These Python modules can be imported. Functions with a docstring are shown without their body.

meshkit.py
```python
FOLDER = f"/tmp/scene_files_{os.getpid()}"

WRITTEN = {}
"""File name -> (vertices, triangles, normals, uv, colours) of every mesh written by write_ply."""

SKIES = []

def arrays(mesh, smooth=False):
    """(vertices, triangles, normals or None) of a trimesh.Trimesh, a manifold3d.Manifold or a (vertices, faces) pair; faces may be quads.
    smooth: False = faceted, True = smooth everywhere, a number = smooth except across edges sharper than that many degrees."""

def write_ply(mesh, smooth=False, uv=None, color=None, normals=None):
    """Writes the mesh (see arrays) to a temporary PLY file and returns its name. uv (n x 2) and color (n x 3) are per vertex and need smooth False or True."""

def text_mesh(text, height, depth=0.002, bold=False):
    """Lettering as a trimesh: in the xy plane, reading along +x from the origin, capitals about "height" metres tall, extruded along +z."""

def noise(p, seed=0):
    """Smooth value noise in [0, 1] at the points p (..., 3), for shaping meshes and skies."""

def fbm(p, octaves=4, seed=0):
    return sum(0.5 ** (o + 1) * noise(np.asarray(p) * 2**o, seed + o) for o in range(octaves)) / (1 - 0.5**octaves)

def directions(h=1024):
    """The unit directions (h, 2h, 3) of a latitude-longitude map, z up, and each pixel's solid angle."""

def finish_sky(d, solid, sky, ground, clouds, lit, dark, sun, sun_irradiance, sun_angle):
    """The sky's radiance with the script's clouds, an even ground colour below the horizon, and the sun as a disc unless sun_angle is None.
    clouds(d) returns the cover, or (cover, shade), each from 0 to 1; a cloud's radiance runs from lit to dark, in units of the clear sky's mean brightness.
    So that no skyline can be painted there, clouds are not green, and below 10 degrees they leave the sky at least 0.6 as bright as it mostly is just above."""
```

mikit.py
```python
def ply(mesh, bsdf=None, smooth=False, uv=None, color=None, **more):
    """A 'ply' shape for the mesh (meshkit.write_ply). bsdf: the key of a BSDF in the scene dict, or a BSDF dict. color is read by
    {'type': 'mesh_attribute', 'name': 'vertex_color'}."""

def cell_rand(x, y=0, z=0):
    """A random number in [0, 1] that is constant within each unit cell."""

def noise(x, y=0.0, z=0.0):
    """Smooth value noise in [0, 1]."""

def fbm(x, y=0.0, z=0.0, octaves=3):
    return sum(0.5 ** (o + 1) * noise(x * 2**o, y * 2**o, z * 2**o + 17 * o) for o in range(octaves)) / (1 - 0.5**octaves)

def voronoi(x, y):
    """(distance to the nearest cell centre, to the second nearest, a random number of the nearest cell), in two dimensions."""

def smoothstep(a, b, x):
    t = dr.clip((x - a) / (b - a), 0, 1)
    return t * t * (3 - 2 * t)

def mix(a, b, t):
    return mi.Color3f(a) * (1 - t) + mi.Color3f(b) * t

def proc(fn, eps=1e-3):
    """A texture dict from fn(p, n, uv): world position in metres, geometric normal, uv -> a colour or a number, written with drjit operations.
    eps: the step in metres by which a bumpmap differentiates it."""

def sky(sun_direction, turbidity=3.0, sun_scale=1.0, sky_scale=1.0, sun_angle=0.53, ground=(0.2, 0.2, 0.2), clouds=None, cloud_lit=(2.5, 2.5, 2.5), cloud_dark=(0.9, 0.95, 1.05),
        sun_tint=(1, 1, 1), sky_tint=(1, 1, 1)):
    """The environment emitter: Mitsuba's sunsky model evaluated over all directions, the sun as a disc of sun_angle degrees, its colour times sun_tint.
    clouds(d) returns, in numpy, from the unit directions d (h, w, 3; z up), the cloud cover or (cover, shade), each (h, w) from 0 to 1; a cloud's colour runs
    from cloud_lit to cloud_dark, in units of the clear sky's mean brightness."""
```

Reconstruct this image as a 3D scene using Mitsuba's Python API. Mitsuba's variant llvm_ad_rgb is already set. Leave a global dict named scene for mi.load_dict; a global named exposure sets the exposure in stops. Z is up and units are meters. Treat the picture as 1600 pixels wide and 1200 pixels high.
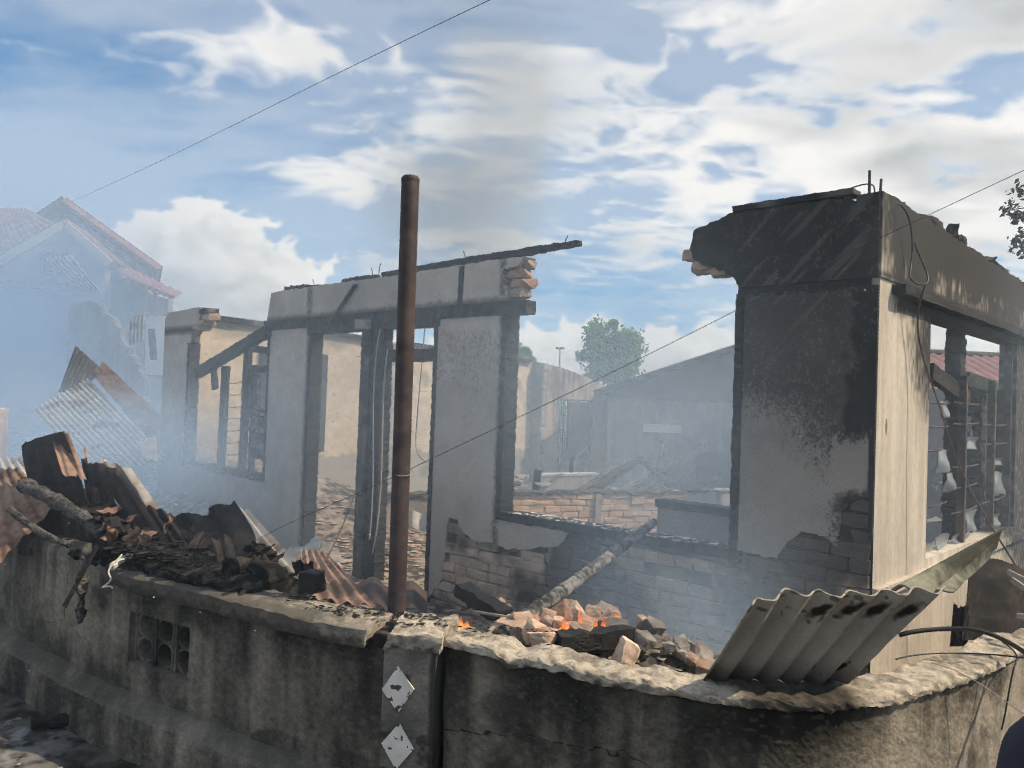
import math, random
import numpy as np, trimesh
import drjit as dr
import mitsuba as mi
import mikit
from mikit import proc, ply, noise, fbm, voronoi, cell_rand, smoothstep, mix
import meshkit
from shapely.geometry import Polygon, box as sbox, Point
from shapely.ops import unary_union
from shapely import affinity
from scipy.interpolate import CubicSpline

scene, labels = {}, {}
T = mi.ScalarTransform4f
A = np.array
rng = np.random.default_rng(7)

# ------------------------------------------------------------------ camera
EYE = A([0, 0, 1.7])
PITCH, ROLL = math.radians(1.32), math.radians(2.06)
fwd = A([0, math.cos(PITCH), math.sin(PITCH)])
up0 = A([0, -math.sin(PITCH), math.cos(PITCH)])
up = math.cos(ROLL) * up0 - math.sin(ROLL) * A([1, 0, 0])
scene['camera'] = {'type': 'perspective', 'fov': math.degrees(2 * math.atan(800 / 1205.0)), 'fov_axis': 'x', 'near_clip': 0.05, 'far_clip': 3000.0,
                   'to_world': T().look_at(origin=EYE.tolist(), target=(EYE + fwd).tolist(), up=up.tolist())}

# ------------------------------------------------------------------ sky, sun, exposure
exposure = 1.82
SUN_AZ, SUN_EL = math.radians(-10), math.radians(46)
sun = (math.cos(SUN_AZ) * math.cos(SUN_EL), math.sin(SUN_AZ) * math.cos(SUN_EL), math.sin(SUN_EL))


def sstep(a, b, x):
    t = np.clip((x - a) / (b - a), 0, 1)
    return t * t * (3 - 2 * t)


def clouds(d):
    x, y, z = d[..., 0], d[..., 1], d[..., 2]
    zz = np.maximum(z, 0) + 0.14
    az, el = np.arctan2(x, y), np.degrees(np.arcsin(np.clip(z, -1, 1)))
    # high broken layer on a plane above: big drifts, torn into small puffs
    q = np.stack([x / zz + 3.1, y / zz * 1.35 + 7.7, 0 * x + 0.5], -1)
    w1, w2 = meshkit.fbm(q * 3.0 + 5.3, 3, 11), meshkit.fbm(q * 3.0 + 19.3, 3, 12)
    q2 = q + np.stack([w1 - 0.5, w2 - 0.5, 0 * x], -1) * 0.34
    big = meshkit.fbm(q * 0.75 + A([14.6, 3.3, 0]), 3, 23)
    n = meshkit.fbm(q2 * A([2.0, 2.6, 1]), 7, 3)
    bil = 1 - np.abs(2 * meshkit.fbm(q2 * A([6.0, 7.0, 1]) + 3.3, 5, 51) - 1)
    fine = meshkit.fbm(q2 * A([16, 18, 1]) + 1.3, 4, 52)
    k = 0.62 * n + 0.95 * (big - 0.5) + 0.34 * (bil - 0.55) + 0.16 * (fine - 0.5) + 0.12
    cov = sstep(0.40, 0.68, k) * (0.62 + 0.36 * sstep(0.40, 0.60, bil))
    veil = sstep(0.26, 0.62, meshkit.fbm(q2 * A([1.1, 1.6, 1]) + 9.1, 6, 31) + 0.25 * (bil - 0.5)) * 0.34
    cover = np.maximum(cov, veil)
    shade = 0.55 * sstep(0.50, 0.72, k) * sstep(0.35, 0.62, meshkit.fbm(q * 2.1 + 31, 4, 77)) + 0.30 * sstep(0.45, 0.65, meshkit.fbm(q * 1.1 + 31, 4, 78)) + 0.6 * (0.55 - bil) * sstep(0.45, 0.6, k)
    shade = shade * (0.25 + 0.75 * cov)
    # heaped clouds standing along the horizon, all the way round
    ring = np.stack([np.cos(az + 0.36), np.sin(az + 0.36), 0 * az], -1) * 2.2
    top = 3.0 + 8.5 * sstep(0.50, 0.66, meshkit.fbm(ring * 0.75 + A([2.35, 3.6, 1.0]), 2, 5)) + 3.0 * (meshkit.fbm(ring * 2.6, 2, 8) - 0.5)
    puff = np.stack([np.cos(az) * 7, np.sin(az) * 7, el * 0.15], -1)
    cell = meshkit.fbm(puff * 1.3, 2, 17)
    p = 0.6 * cell + 0.4 * (1 - np.abs(2 * meshkit.fbm(puff * 3.3, 5, 18) - 1))
    body = top - el + (p - 0.55) * 14.0
    cum = sstep(-0.1, 0.6, body)
    off = puff + A([0.10, -0.16, 0.22])
    p2 = 0.6 * meshkit.fbm(off * 1.3, 2, 17) + 0.4 * (1 - np.abs(2 * meshkit.fbm(off * 3.3, 4, 18) - 1))
    lit = np.clip(0.5 + 3.2 * (p - p2), 0, 1)
    cshade = np.clip(0.10 + 0.42 * sstep(2.0, 9.0, body) + 0.60 * (0.62 - lit), 0, 1)
    cshade = cshade * sstep(0.0, 1.8, body)
    cover, shade = cover * (1 - cum) + cum, shade * (1 - cum) + cshade * cum
    hor = sstep(6, 0, el) * 0.5
    return np.maximum(cover, hor), np.clip(shade, 0, 1)


scene['sky'] = mikit.sky(sun, turbidity=3.0, sun_scale=1.0, sky_scale=1.0, clouds=clouds, cloud_lit=(3.3, 3.22, 3.08), cloud_dark=(1.28, 1.40, 1.46), sun_tint=(1.0, 0.975, 0.93), sky_tint=(0.66, 0.98, 1.06))

# ------------------------------------------------------------------ frames of the burnt house
C = A([1.835, 3.89, 0.0])                                   # its near corner, on the ground
ES = A([-0.7337, 0.6794, 0.0]); NF = A([-0.6794, -0.7337, 0.0])      # along the front wall, and out of it
ET = A([0.7059, 0.7083, 0.0]); NT = A([0.7083, -0.7059, 0.0])        # along the side wall, and out of it
EW0 = A([-4.31, 9.58, 0.0]); EW = A([0.6112, 0.7915, 0.0]); NE = A([0.7915, -0.6112, 0.0])   # end wall, inner face
UP = A([0, 0, 1.0])


def frame(o, u, n):
    """local (a, b, h): a along u, b up, h into the wall (against its outward normal n)"""
    M = np.eye(4)
    M[:3, 0], M[:3, 1], M[:3, 2], M[:3, 3] = u, UP, -n, o
    return M


FF, FS, FE = frame(C, ES, NF), frame(C, ET, NT), frame(EW0, EW, NE)


def FP(s, z, o=0.0):
    return C + ES * s + NF * o + UP * z


def SP(t, z, o=0.0):
    return C + ET * t + NT * o + UP * z


def EP(t, z, o=0.0):
    return EW0 + EW * t + NE * o + UP * z


# ------------------------------------------------------------------ helpers: scene entries
def numbered(key):
    if key not in scene and key not in labels and not any(k.startswith(key + '__') for k in scene):
        return key
    i = 1
    while True:
        k = f'{key}_{i:03d}'
        if k not in scene and k not in labels and not any(q.startswith(k + '__') for q in scene):
            return k
        i += 1


def thing(name, label, cat, group=None):
    key = numbered(name)
    labels[key] = {'label': label, 'category': cat}
    if group:
        labels[key]['group'] = group
    return key


def add(name, mesh, mat, parent=None, smooth=False, label=None, kind=None, **kw):
    key = numbered(name if parent is None else parent + '__' + name)
    scene[key] = ply(mesh, mat, smooth, **kw)
    if label or kind:
        labels[key] = {}
        if label:
            labels[key]['label'] = label
        if kind:
            labels[key]['kind'] = kind
    return key


def whole(name, mesh, mat, label, cat, group=None, smooth=False, **kw):
    key = thing(name, label, cat, group)
    scene[key] = ply(mesh, mat, smooth, **kw)
    return key


def structure(name, mesh, mat, label, smooth=False):
    key = numbered(name)
    scene[key] = ply(mesh, mat, smooth)
    labels[key] = {'label': label, 'kind': 'structure'}
    return key


def stuff(name, mesh, mat, label, cat, smooth=False):
    key = numbered(name)
    scene[key] = ply(mesh, mat, smooth)
    labels[key] = {'label': label, 'category': cat, 'kind': 'stuff'}
    return key


# ------------------------------------------------------------------ helpers: meshes
ORD = ['first', 'second', 'third', 'fourth', 'fifth', 'sixth', 'seventh', 'eighth', 'ninth', 'tenth', 'eleventh', 'twelfth', 'thirteenth', 'fourteenth', 'fifteenth', 'sixteenth', 'seventeenth', 'eighteenth', 'nineteenth', 'twentieth']


def cat(ms):
    return trimesh.util.concatenate(ms)


def nz(p, f=1.0, seed=0, octv=3):
    return meshkit.fbm(np.asarray(p, float) * f + 100.37, octv, seed) - 0.5


def jag(pts, seed=0, step=0.03):
    """polygon outline; each entry (a, b, amp): the edge that starts there is broken up with that amplitude"""
    out, r = [], np.random.default_rng(seed)
    n = len(pts)
    for i in range(n):
        a, b = A(pts[i][:2]), A(pts[(i + 1) % n][:2])
        amp = pts[i][2] if len(pts[i]) > 2 else 0.0
        L = np.linalg.norm(b - a)
        k = max(1, int(L / step)) if amp else 1
        d = (b - a) / max(L, 1e-9)
        nn = A([-d[1], d[0]])
        for j in range(k):
            t = j / k
            p = a + (b - a) * t
            if amp and j:
                p = p + nn * amp * 2 * float(nz(np.r_[p, seed], 14, seed)) + r.normal(0, amp * 0.22, 2)
            out.append(p)
    g = Polygon(out)
    return g if g.is_valid else g.buffer(0)


def extr(poly, h0, h1, M):
    """polygon in (a, b), from depth h0 to depth h1 (into the wall), placed by the frame M"""
    ms = []
    for g in getattr(poly, 'geoms', [poly]):
        if g.geom_type == 'Polygon' and g.area > 1e-6:
            m = trimesh.creation.extrude_polygon(g, h1 - h0, engine='earcut')
            m.apply_translation([0, 0, h0])
            ms.append(m)
    m = cat(ms)
    m.apply_transform(M)
    return m


def grid_faces(nu, nv, wrap=False):
    i, j = np.meshgrid(np.arange(nu - (0 if wrap else 1)), np.arange(nv - 1), indexing='ij')
    a = i * nv + j
    b = ((i + 1) % nu) * nv + j
    return np.stack([a, b, b + 1, a + 1], -1).reshape(-1, 4)


def tris(q):
    return np.vstack([q[:, [0, 1, 2]], q[:, [0, 2, 3]]])


def sweep(path, ring, upv=None, scale=None, caps=True, twist=None):
    """ring (k x 2) carried along path (n x 3); scale: n factors. Axes: a = sideways, b = towards upv."""
    p = np.asarray(path, float)
    t = np.gradient(p, axis=0)
    t /= np.linalg.norm(t, axis=1, keepdims=True) + 1e-12
    u = A([0, 0, 1.0]) if upv is None else np.asarray(upv, float)
    if abs(float(t.mean(0) @ u)) > 0.95 and upv is None:
        u = A([0.3, 1.0, 0])
    a = np.cross(t, u); a /= np.linalg.norm(a, axis=1, keepdims=True) + 1e-12
    b = np.cross(a, t)
    r = np.asarray(ring, float)
    s = np.ones(len(p)) if scale is None else np.asarray(scale, float)
    v = p[:, None] + s[:, None, None] * (r[None, :, :1] * a[:, None] + r[None, :, 1:2] * b[:, None])
    n, k = len(p), len(r)
    i, j = np.meshgrid(np.arange(n - 1), np.arange(k), indexing='ij')
    q = np.stack([i * k + j, i * k + (j + 1) % k, (i + 1) * k + (j + 1) % k, (i + 1) * k + j], -1).reshape(-1, 4)
    f = [tris(q)]
    v = v.reshape(-1, 3)
    if caps:
        v = np.vstack([v, p[0], p[-1]])
        c0, c1 = n * k, n * k + 1
        jj = np.arange(k)
        f += [np.stack([(jj + 1) % k, jj, jj * 0 + c0], 1), np.stack([(n - 1) * k + jj, (n - 1) * k + (jj + 1) % k, jj * 0 + c1], 1)]
    m = trimesh.Trimesh(v, np.vstack(f), process=False)
    if m.volume < 0:
        m.invert()
    return m


def circle(r, k=10, ry=None):
    a = np.arange(k) * 2 * np.pi / k
    return np.stack([np.cos(a) * r, np.sin(a) * (ry or r)], 1)


def rect_ring(w, h, per=3):
    c = [(-w / 2, -h / 2), (w / 2, -h / 2), (w / 2, h / 2), (-w / 2, h / 2)]
    out = []
    for i in range(4):
        a, b = A(c[i]), A(c[(i + 1) % 4])
        out += [a + (b - a) * k / per for k in range(per)]
    return A(out)


def line(a, b, step=0.03, sag=0.0):
    a, b = A(a, float), A(b, float)
    n = max(2, int(np.linalg.norm(b - a) / step) + 1)
    t = np.linspace(0, 1, n)[:, None]
    p = a + (b - a) * t
    p[:, 2] -= (4 * sag * t * (1 - t))[:, 0]
    return p


def spline(pts, n=60):
    p = A(pts, float)
    d = np.r_[0, np.cumsum(np.linalg.norm(np.diff(p, axis=0), axis=1))]
    return CubicSpline(d, p)(np.linspace(0, d[-1], n))


def rough(m, amp, f, seed=0, octv=3):
    """pushes the vertices about by noise"""
    v = np.array(m.vertices)
    d = np.stack([nz(v, f, seed + k, octv) for k in range(3)], 1) * 2 * amp
    return trimesh.Trimesh(v + d, m.faces, process=False)


def bar(a, b, w, h, seed=0, amp=0.006, step=0.022, upv=None, taper=None):
    """charred timber: a bar with a worn, scaly outline"""
    p = line(a, b, step)
    n = len(p)
    sc = np.ones(n)
    r = np.random.default_rng(seed)
    sc = sc + r.normal(0, 0.028, n) - 0.04 * (r.random(n) < 0.22)
    if taper:
        t = np.linspace(0, 1, n)
        sc *= np.interp(t, [0, 0.5, 1], [taper[0], 1, taper[1]])
    m = sweep(p, rect_ring(w, h, 3), upv, sc)
    return rough(m, amp, 28, seed, 2)


def log(a, b, r0, r1, seed=0, amp=0.01, bend=0.0, k=12, step=0.025, jit=0.06):
    p = line(a, b, step)
    t = np.linspace(0, 1, len(p))
    p = p + UP * (bend * np.sin(t * np.pi))[:, None]
    rr = np.random.default_rng(seed)
    m = sweep(p, circle(1.0, k), None, (r0 + (r1 - r0) * t) * (1 + rr.normal(0, jit, len(p))))
    return rough(m, amp, 22, seed, 3)


def wire(pts, r=0.003, n=40, k=5):
    return sweep(spline(pts, n) if len(pts) > 2 else line(*pts, step=0.15), circle(r, k))


def block(sx, sy, sz, seed=0, ch=0.006, jit=0.004, broken=0.0):
    """a brick or lump: a box with worn edges; broken > 0 knocks corners off"""
    r = np.random.default_rng(seed)
    pts = []
    for x in (-1, 1):
        for y in (-1, 1):
            for z in (-1, 1):
                c = A([x * sx, y * sy, z * sz]) / 2
                cut = ch + (r.random() < broken) * r.uniform(0.15, 0.45) * min(sx, sy, sz)
                for ax in range(3):
                    q = c.copy(); q[ax] -= np.sign(q[ax]) * cut
                    pts.append(q + r.normal(0, jit, 3))
    return trimesh.Trimesh(A(pts)).convex_hull


def chunk(s, seed=0, flat=1.0):
    r = np.random.default_rng(seed)
    p = r.normal(0, 1, (14, 3)); p /= np.linalg.norm(p, axis=1, keepdims=True)
    p *= r.uniform(0.7, 1.0, (14, 1)) * A([s * r.uniform(0.7, 1.2), s * r.uniform(0.7, 1.2), s * flat])
    return trimesh.Trimesh(p).convex_hull


def rot(m, deg, axis, at=(0, 0, 0)):
    m = m.copy()
    m.apply_transform(trimesh.transformations.rotation_matrix(math.radians(deg), axis, at))
    return m


def at(m, p):
    m = m.copy(); m.apply_translation(p)
    return m


def euler(seed, tilt=0.5):
    r = np.random.default_rng(seed)
    return trimesh.transformations.euler_matrix(r.normal(0, tilt), r.normal(0, tilt), r.uniform(0, 6.28))


def sheet(a, b, c, d, waves=6, amp=0.009, nu=None, nv=26, rag0=0.0, rag1=0.0, ragu=0.0, th=0.0025, seed=0, bend=None, dent=0.012):
    """corrugated sheet over the quad a-b (edge v=0), d-c (edge v=1); waves run across u"""
    a, b, c, d = (A(x, float) for x in (a, b, c, d))
    nu = nu or int(waves * 8) + 1
    U, V = np.meshgrid(np.linspace(0, 1, nu), np.linspace(0, 1, nv), indexing='ij')
    r = np.random.default_rng(seed)
    e0 = (nz(np.stack([U[:, 0] * 9, 0 * U[:, 0], 0 * U[:, 0] + seed], 1), 1.0, seed) * 2 + 0.5 * nz(np.stack([U[:, 0] * 34, 0 * U[:, 0], 0 * U[:, 0] + seed], 1), 1.0, seed + 40) + 0.12) * rag0
    e1 = nz(np.stack([U[:, 0] * 9, 0 * U[:, 0], 0 * U[:, 0] - seed], 1), 1.0, seed + 3) * 2 * rag1
    e0, e1 = np.maximum(e0, -0.02 * rag0) , np.maximum(e1, -0.02 * rag1)
    V = V * (1 - e0 - e1)[:, None] + e0[:, None]
    if ragu:
        f0 = np.maximum(nz(np.stack([V[0] * 7, V[0] * 0, V[0] * 0 + seed + 9], 1), 1.0, seed + 7) * 2 * ragu, 0)
        f1 = np.maximum(nz(np.stack([V[0] * 7, V[0] * 0, V[0] * 0 + seed + 5], 1), 1.0, seed + 8) * 2 * ragu, 0)
        U = U * (1 - f0 - f1)[None, :] + f0[None, :]
    P = (a * ((1 - U) * (1 - V))[..., None] + b * (U * (1 - V))[..., None] + c * (U * V)[..., None] + d * ((1 - U) * V)[..., None])
    n = np.cross(b - a, d - a); n /= np.linalg.norm(n)
    h = amp * np.sin(U * waves * 2 * np.pi)
    P = P + n * h[..., None]
    P = P + n * (nz(np.stack([U * 2.2, V * 2.2, 0 * U + seed], -1), 1.0, seed + 1) * 2 * dent)[..., None]
    if bend is not None:
        P = P + bend(U, V, n)
    gu, gv = np.gradient(P, axis=0), np.gradient(P, axis=1)
    N = np.cross(gu, gv); N /= np.linalg.norm(N, axis=-1, keepdims=True) + 1e-12
    top, bot = P + N * th / 2, P - N * th / 2
    nv_ = P.shape[1]
    q = grid_faces(nu, nv_)
    k = nu * nv_
    idx = np.arange(k).reshape(nu, nv_)
    rim = np.concatenate([idx[:-1, 0], idx[-1, :-1], idx[:0:-1, -1], idx[0, :0:-1]])
    rn = np.roll(rim, -1)
    side = np.stack([rim, rim + k, rn + k, rn], 1)
    v = np.vstack([top.reshape(-1, 3), bot.reshape(-1, 3)])
    m = trimesh.Trimesh(v, np.vstack([tris(q), tris(q[:, ::-1] + k), tris(side)]), process=False)
    if m.volume < 0:
        m.invert()
    return m


def ribbon(path, prof_fn, closed=True):
    """profile (k x 2: outward, up) swept level along a plan path (n x 2 or 3); prof_fn(i, s) gives the profile"""
    p = np.asarray(path, float)[:, :2]
    t = np.gradient(p, axis=0); t /= np.linalg.norm(t, axis=1, keepdims=True)
    o = np.stack([t[:, 1], -t[:, 0]], 1)                       # right of travel = outward (towards the street)
    s = np.r_[0, np.cumsum(np.linalg.norm(np.diff(p, axis=0), axis=1))]
    v = []
    for i in range(len(p)):
        pr = np.asarray(prof_fn(i, s[i]), float)
        v.append(np.column_stack([p[i] + o[i] * pr[:, :1], pr[:, 1]]))
    v = A(v)
    n, k = v.shape[:2]
    i, j = np.meshgrid(np.arange(n - 1), np.arange(k), indexing='ij')
    q = np.stack([i * k + j, i * k + (j + 1) % k, (i + 1) * k + (j + 1) % k, (i + 1) * k + j], -1).reshape(-1, 4)
    v = v.reshape(-1, 3)
    c = v.reshape(n, k, 3).mean(1)
    v = np.vstack([v, c[0], c[-1]])
    jj = np.arange(k)
    f = np.vstack([tris(q), np.stack([(jj + 1) % k, jj, jj * 0 + n * k], 1), np.stack([(n - 1) * k + jj, (n - 1) * k + (jj + 1) % k, jj * 0 + n * k + 1], 1)])
    m = trimesh.Trimesh(v, f, process=False)
    if m.volume < 0:
        m.invert()
    return m


def slab(a, b, c, d, th):
    """a flat plate over the quad, th thick (downwards against its normal)"""
    v = A([a, b, c, d], float)
    n = np.cross(v[1] - v[0], v[3] - v[0]); n /= np.linalg.norm(n)
    m = trimesh.Trimesh(np.vstack([v, v - n * th])).convex_hull
    return m


def boxm(x0, x1, y0, y1, z0, z1, M=None):
    m = trimesh.creation.box([x1 - x0, y1 - y0, z1 - z0])
    m.apply_translation([(x0 + x1) / 2, (y0 + y1) / 2, (z0 + z1) / 2])
    if M is not None:
        m.apply_transform(M)
    return m

# ------------------------------------------------------------------ materials
def principled(base, rough=0.85, spec=0.25, metal=0.0, **kw):
    return {'type': 'principled', 'base_color': base, 'roughness': rough, 'specular': spec, 'metallic': metal, **kw}


def two(b):
    return {'type': 'twosided', 'bsdf': b}


def rgb(*c):
    return {'type': 'rgb', 'value': list(c)}


def bumped(b, fn, scale=1.0, eps=2e-3):
    return {'type': 'bumpmap', 'arbitrary': proc(fn, eps), 'scale': scale, 'bsdf': b}


def mat(name, col, rough=0.85, spec=0.25, bump=None, eps=2e-3, metal=0.0):
    base = proc(col) if callable(col) else rgb(*col)
    b = principled(base, proc(rough) if callable(rough) else rough, spec, metal)
    scene[name] = two(bumped(b, bump, 1.0, eps) if bump else b)


CX, CY = float(C[0]), float(C[1])
SOOT = (0.016, 0.017, 0.019)


def s_of(p):
    return (p.x - CX) * float(ES[0]) + (p.y - CY) * float(ES[1])


def t_of(p):
    return (p.x - CX) * float(ET[0]) + (p.y - CY) * float(ET[1])


def m_front(p, n, uv):
    s, z = s_of(p), p.z
    big = fbm(s * 1.7, z * 1.7, 0.3, 3)
    mid = fbm(s * 9, z * 9, 4.4, 3)
    fine = noise(s * 150, z * 140, p.x * 3)
    spk = 0.6 * noise(s * 115, z * 98, 2.0) + 0.4 * noise(s * 46, z * 38, 6.0)
    c = mix((0.355, 0.315, 0.285), (0.46, 0.41, 0.365), smoothstep(0.3, 0.7, big))
    c = c * (0.84 + 0.30 * mid) * (0.86 + 0.28 * fine)
    c = mix(c, (0.17, 0.155, 0.145), smoothstep(0.70, 0.82, 0.6 * spk + 0.4 * fine) * 0.5)
    # scaled paint on the left panel, high up
    scal = smoothstep(0.50, 0.60, spk + 0.35 * (mid - 0.5)) * smoothstep(4.6, 5.0, s) * smoothstep(1.3, 1.6, z) * smoothstep(2.35, 2.1, z)
    c = mix(c, (0.52, 0.50, 0.47), scal * 0.55)
    # soot, by how far the fire licked each panel
    cov = 0.03 + 0.68 * smoothstep(1.38, 1.85, z + 0.40 * (0.60 - s) + 0.5 * (big - 0.5)) + 0.12 * smoothstep(1.9, 2.3, z)
    cov = cov * smoothstep(1.3, 0.9, s)
    cov = dr.maximum(cov, 0.95 * smoothstep(0.30, 0.10, s + 0.20 * (mid - 0.5)) * smoothstep(0.55, 0.8, z))
    cov = dr.maximum(cov, 1.0 * smoothstep(2.1, 2.42, z) * smoothstep(1.3, 1.0, s))
    cov = dr.maximum(cov, 0.30 * smoothstep(1.4, 2.0, z) * smoothstep(2.33, 2.2, z) * smoothstep(2.3, 2.6, s) * smoothstep(3.5, 3.3, s))
    cov = dr.maximum(cov, 0.9 * smoothstep(0.10, 0.0, dr.abs(z - 2.42)) * smoothstep(2.4, 2.5, s))
    cov = dr.maximum(cov, 0.55 * smoothstep(0.09, 0.02, dr.abs(s - 5.18)) + 0.6 * smoothstep(0.07, 0.0, dr.abs(s - 2.62)))
    clean = smoothstep(0.02, 0.035, s) * smoothstep(0.23, 0.20, s + 0.03 * (spk - 0.5)) * smoothstep(1.26, 1.34, z + 0.14 * (mid - .5)) * smoothstep(1.62, 1.53, z + 0.06 * (spk - 0.5))
    cov = cov * (1 - 0.9 * clean)
    scratch = smoothstep(0.60, 0.72, fbm((s + z) * 22, (s - z) * 2.2, 7.1, 3)) * smoothstep(0.02, 0.1, s) * smoothstep(0.95, 0.6, s) * smoothstep(1.7, 2.4, z)
    c = c * (1 - 0.30 * smoothstep(1.0, 0.8, s))
    soot = smoothstep(0.22, 0.78, cov * 0.95 + 0.08 + (0.6 * spk + 0.4 * fine - 0.5) * 0.85 * (1 - 0.8 * smoothstep(0.75, 1.0, cov)))
    soot = soot * smoothstep(0.02, 0.25, cov) * (1 - 0.16 * scratch)
    flecks = smoothstep(0.60, 0.80, 0.6 * noise(s * 130, z * 110, 9.0) + 0.4 * noise(s * 50, z * 44, 3.0)) * 0.5 * smoothstep(0.3, 0.6, big + mid - 0.5)
    c = mix(c, mix(SOOT, (0.12, 0.105, 0.09), flecks), soot * (0.80 + 0.17 * smoothstep(0.75, 0.95, cov)))
    # damp and dirt low down
    low = smoothstep(0.75, 0.2, z + 0.4 * (big - 0.5)) * smoothstep(3.3, 3.6, s)
    return mix(c, (0.16, 0.155, 0.14), low * 0.55)


def b_plaster(p, n, uv):
    return 0.006 * fbm(p.x * 14, p.y * 14, p.z * 14, 3) + 0.0018 * noise(p.x * 120, p.y * 120, p.z * 120)


mat('front_plaster', m_front, 0.92, 0.15, b_plaster)


def m_side(p, n, uv):
    t, z = t_of(p), p.z
    big = fbm(t * 2.0, z * 1.2, 1.3, 3)
    strk = fbm(t * 30, z * 2.4, 5.0, 3)
    c = mix((0.40, 0.36, 0.30), (0.55, 0.50, 0.425), smoothstep(0.25, 0.75, 0.55 * big + 0.45 * strk))
    c = c * (0.92 + 0.16 * noise(t * 90, z * 40, 2))
    cov = smoothstep(0.12, 0.80, t + 0.2 * (big - 0.5)) * smoothstep(1.55, 2.15, z + 0.55 * (t - 0.5)) * 0.9
    cov = dr.maximum(cov, smoothstep(0.80, 0.86, t) * smoothstep(0.9, 1.2, z) * 0.5 * smoothstep(0.90, 0.86, t))
    beam = smoothstep(2.38, 2.42, z)
    band = smoothstep(2.40, 2.44, z) * smoothstep(2.62, 2.5, z) * (0.4 + 0.6 * smoothstep(0.35, 0.6, fbm(t * 3.0, z * 5, 8, 3)))
    cov = cov * (1 - beam) + beam * (1.15 - 0.40 * band - 0.35 * smoothstep(0.22, 0.05, t)) + beam * 0.35 * (fbm(t * 14, z * 2.0, 3, 3) - 0.5)
    cov = dr.maximum(cov, smoothstep(2.16, 2.30, z) * (1 - beam) * smoothstep(0.1, 0.35, t))
    soot = smoothstep(0.15, 0.95, cov + 0.35 * (noise(t * 45, z * 22, 4) - 0.5) * smoothstep(0.05, 0.3, cov))
    c = mix(c, (0.034, 0.033, 0.034), soot * 0.975)
    spot = smoothstep(0.030, 0.022, dr.sqrt(dr.square((t - 0.16) * 1.6) + dr.square(z - 1.64) * 0.35) + 0.012 * (strk - 0.5))
    return mix(c, (0.10, 0.085, 0.07), spot * 0.8)


mat('side_plaster', m_side, 0.9, 0.15, b_plaster)


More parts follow.
